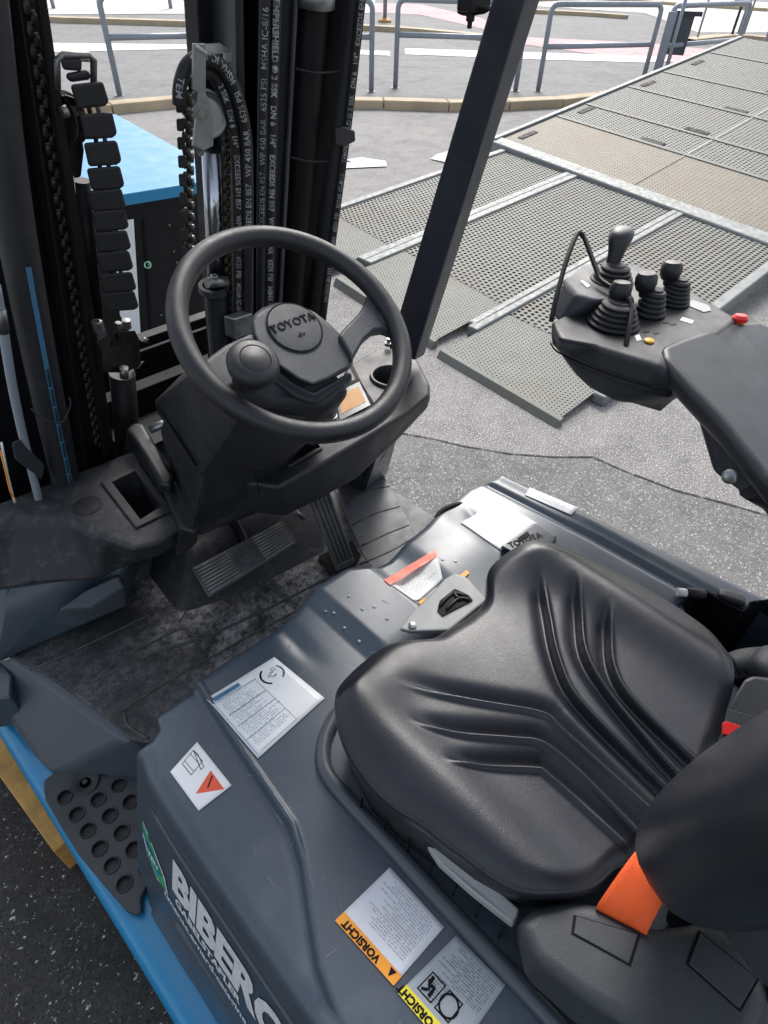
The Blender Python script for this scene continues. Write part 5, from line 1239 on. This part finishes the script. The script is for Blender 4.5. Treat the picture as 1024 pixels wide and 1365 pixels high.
leaf_chain([M(38, 0, .02), M(60, 150, .02), M(92, 350, .02), M(132, 600, .02)], 'leaf_chain', step=.014)
leaf_chain(crm(mp([(303, 320), (306, 420), (312, 560)], .02), 4), 'leaf_chain')
# hoses with printed lettering
HT = 'EXCEEDS EN 857   WP 450 BAR   6525 PSI   MSHA IC-8/16      TEMPERSHIELD \u00ae 2 SSK   DN 6   1/4"   '
HT2 = 'TEMPERSHIELD \u00ae 2 SSK   DN 6   1/4"   EXCEEDS EN 857   WP 450 BAR   6525 PSI   MSHA IC-8/16     '
def s_at(pp, pt):
    c = [0]
    for a, b in zip(pp, pp[1:]): c.append(c[-1]+(b-a).length)
    return c[min(range(len(pp)), key=lambda i: (pp[i]-pt).length)]
def hose(pts, r, txt=None, size=.015, mt='rubber', tmt='hoseprint', name='hydraulic_hose', up_=True, side_=0.0, bold=.0003, start=0.02, sub=8, reps=2, stripe=None):
    path = crm(pts, sub); o = tube(name, pts, r, mt, fk, sub, 16)
    if not txt: return o
    cum = [0]
    pp = path if up_ else path[::-1]
    for a, b in zip(pp, pp[1:]): cum.append(cum[-1]+(b-a).length)
    if isinstance(start, tuple): start = s_at(pp, M(start[0], start[1], start[2]))
    def fn(x, y):
        s = min(max(x+start, 0), cum[-1]-1e-5); i = int(np.searchsorted(cum, s, 'right'))-1; i = min(i, len(pp)-2)
        t = (s-cum[i])/(cum[i+1]-cum[i]); c = pp[i].lerp(pp[i+1], t); T = (pp[i+1]-pp[i]).normalized()
        if 0 < i < len(pp)-2:
            T = (pp[min(i+2, len(pp)-1)]-pp[max(i-1, 0)]).normalized()
        v = Vector((-.45, -.85, .25)); v = (v-T*v.dot(T)).normalized(); sd_ = v.cross(T); sd_ = -sd_
        sd_ = T.cross(v) ; 
        th_ = (y-size*.36)/r+side_
        return c+(v*math.cos(th_)+(-sd_)*math.sin(th_))*(r+.0007) if True else c
    if stripe:
        c0_, hw = stripe; bs = bmesh.new(); prev = None; n_ = 60; L_ = cum[-1]-.02
        for k in range(n_+1):
            row = [bs.verts.new(fn(.02+L_*.62*k/n_, size*.36+t)) for t in np.linspace(-hw, hw, 5)]
            if prev:
                for j in range(4): bs.faces.new((prev[j], row[j], row[j+1], prev[j+1]))
            prev = row
        ms = bpy.data.meshes.new('printed_stripe'); bs.to_mesh(ms); bs.free(); so = link('printed_stripe', ms, 'blueprint', o)
        o_r = r; r = r+.0005
    me = text_mesh((txt*reps), size, bold, 1.05); bm = bmesh.new(); bm.from_mesh(me)
    bmesh.ops.triangulate(bm, faces=bm.faces); bmesh.ops.delete(bm, geom=[v for v in bm.verts if v.co.x+start > cum[-1]-.01], context='VERTS')
    bmesh.ops.subdivide_edges(bm, edges=[e for e in bm.edges if e.calc_length() > size*.18], cuts=2, use_grid_fill=True)
    bmesh.ops.delete(bm, geom=[v for v in bm.verts if v.co.x+start > cum[-1]-.01], context='VERTS')
    for v in bm.verts: v.co = fn(v.co.x, v.co.y)
    bm.to_mesh(me); bm.free(); stuff(link('lettering', me, tmt, o)); return o
T2 = '2 SSK   DN 6   1/4"   EXCEEDS EN 857   WP 450 BAR   6525 PSI   MSHA IC-8/16     TEMPERSHIELD   '
hose(mp([(331, 560), (331, 430), (331, 330), (330, 230), (327, 175), (315, 125), (298, 92), (280, 78), (262, 78), (248, 90), (240, 115), (239, 140)], -.03), .0125, HT, .0160, start=(331, 312, -.03), tmt='hoseprint')
hose(mp([(318, 560), (318, 420), (318, 330), (317, 240), (312, 180), (300, 130), (284, 100), (270, 96)], -.015), .0115, T2, .0145, up_=False, start=(290, 110, -.015), tmt='hoseprint')
hose(mp([(346, 560), (347, 430), (348, 300), (350, 150), (353, 0), (354, -60)], -.02), .0105, HT, .0155, bold=.0001, start=(348, 302, -.02))
hose(mp([(357, 560), (359, 430), (361, 300), (364, 150), (368, 0), (369, -60)], -.022), .0105, HT2, .0155, up_=False, bold=.0006, start=(368, -12, -.022), tmt='hoseprint')
hose(mp([(487, -60), (478, 30), (465, 150), (455, 230), (443, 320), (432, 410), (424, 480)][::-1], -.03), .0105, HT, .013, start=(433, 400, -.03), bold=.0003, tmt='hoseprint')
ploft('hose_clamp', mp([(446, 172), (458, 168), (473, 174), (474, 188), (460, 195), (447, 193)], -.045), mp([(446, 172), (458, 168), (473, 174), (474, 188), (460, 195), (447, 193)], -.0), 'plastic', fk, .004)
mb = ploft('manifold_block', [M(298, 421, -.035), M(312, 426, -.05), M(337, 418, -.05), M(325, 412, -.02)], [M(300, 447, -.035), M(313, 453, -.05), M(337, 444, -.05), M(325, 440, -.02)], 'zinc', fk, .003)
for a, b in ((318, 432), (318, 445), (328, 428)): lathe('bolt', [(.005, 0), (.005, .003), (.0025, .003), (.0025, .001), (0, .001)], M(a, b, -.053), (-.3, -.9, .2), 'bolt', mb, 16)
# big sleeve hose with blue lettering and grey pipe at the far left
hose(mp([(-30, -60), (-12, 80), (4, 200), (20, 300), (42, 420), (66, 540), (88, 640), (105, 720)], -.06), .031, '\u2215PAINANA  ', .009, mt='plastic', tmt='black', name='sleeve_hose', up_=False, side_=-.50, bold=.0004, start=.03, reps=11, stripe=(-.50, .0045))
tube('cable_tie', mp([(42, 545), (52, 556), (70, 562), (84, 562), (94, 540), (92, 530)], -.10), .0015, 'plastic2', fk, 4, 6)
tube('steel_pipe', mp([(-6, 380), (3, 430), (14, 500), (26, 560), (38, 610), (48, 650), (60, 700)], -.09), .0085, 'greypaint', fk, 4, 14)
tube('pipe_fitting', mp([(-2, 410), (4, 442)], -.09), .012, 'bolt', fk, 1, 8)
ploft('pipe_bracket', mp([(16, 590), (26, 586), (60, 620), (56, 640), (20, 612)], -.10), mp([(16, 590), (26, 586), (60, 620), (56, 640), (20, 612)], -.06), 'plastic2', fk, .004)
tube('wiring', mp([(0, 600), (8, 630), (14, 655), (22, 668)], -.09), .0018, 'orangep', fk, 4, 6); tube('wiring', mp([(2, 590), (12, 640), (20, 670)], -.08), .0025, 'white', fk, 4, 6)
# cross members of the mast and carriage between the uprights
for (y, z, hgt, dd) in ((1.50, .86, .07, .05), (1.55, .97, .05, .05), (1.62, 1.08, .03, .04)):
    box('mast_cross_member', (.72, y, z), (.62, dd, hgt), 'steel', fk, (0, 0, 0), .004)
box('carriage_backplate', (.78, 1.70, .70), (1.0, .02, .62), 'black', fk)
pl_ = prism('carriage_plate', [Vector((.45, 1.36, .93)), Vector((.95, 1.36, .93)), Vector((.95, 1.50, .93)), Vector((.45, 1.50, .93))], (0, 0, -.012), 'steel', fk, .002)
for k in range(5): lathe('plate_hole', [(0, .0012), (.012, .0012), (.012, 0)], Vector((.5+k*.1, 1.43, .93)), (0, 0, 1), 'black', pl_, 16)
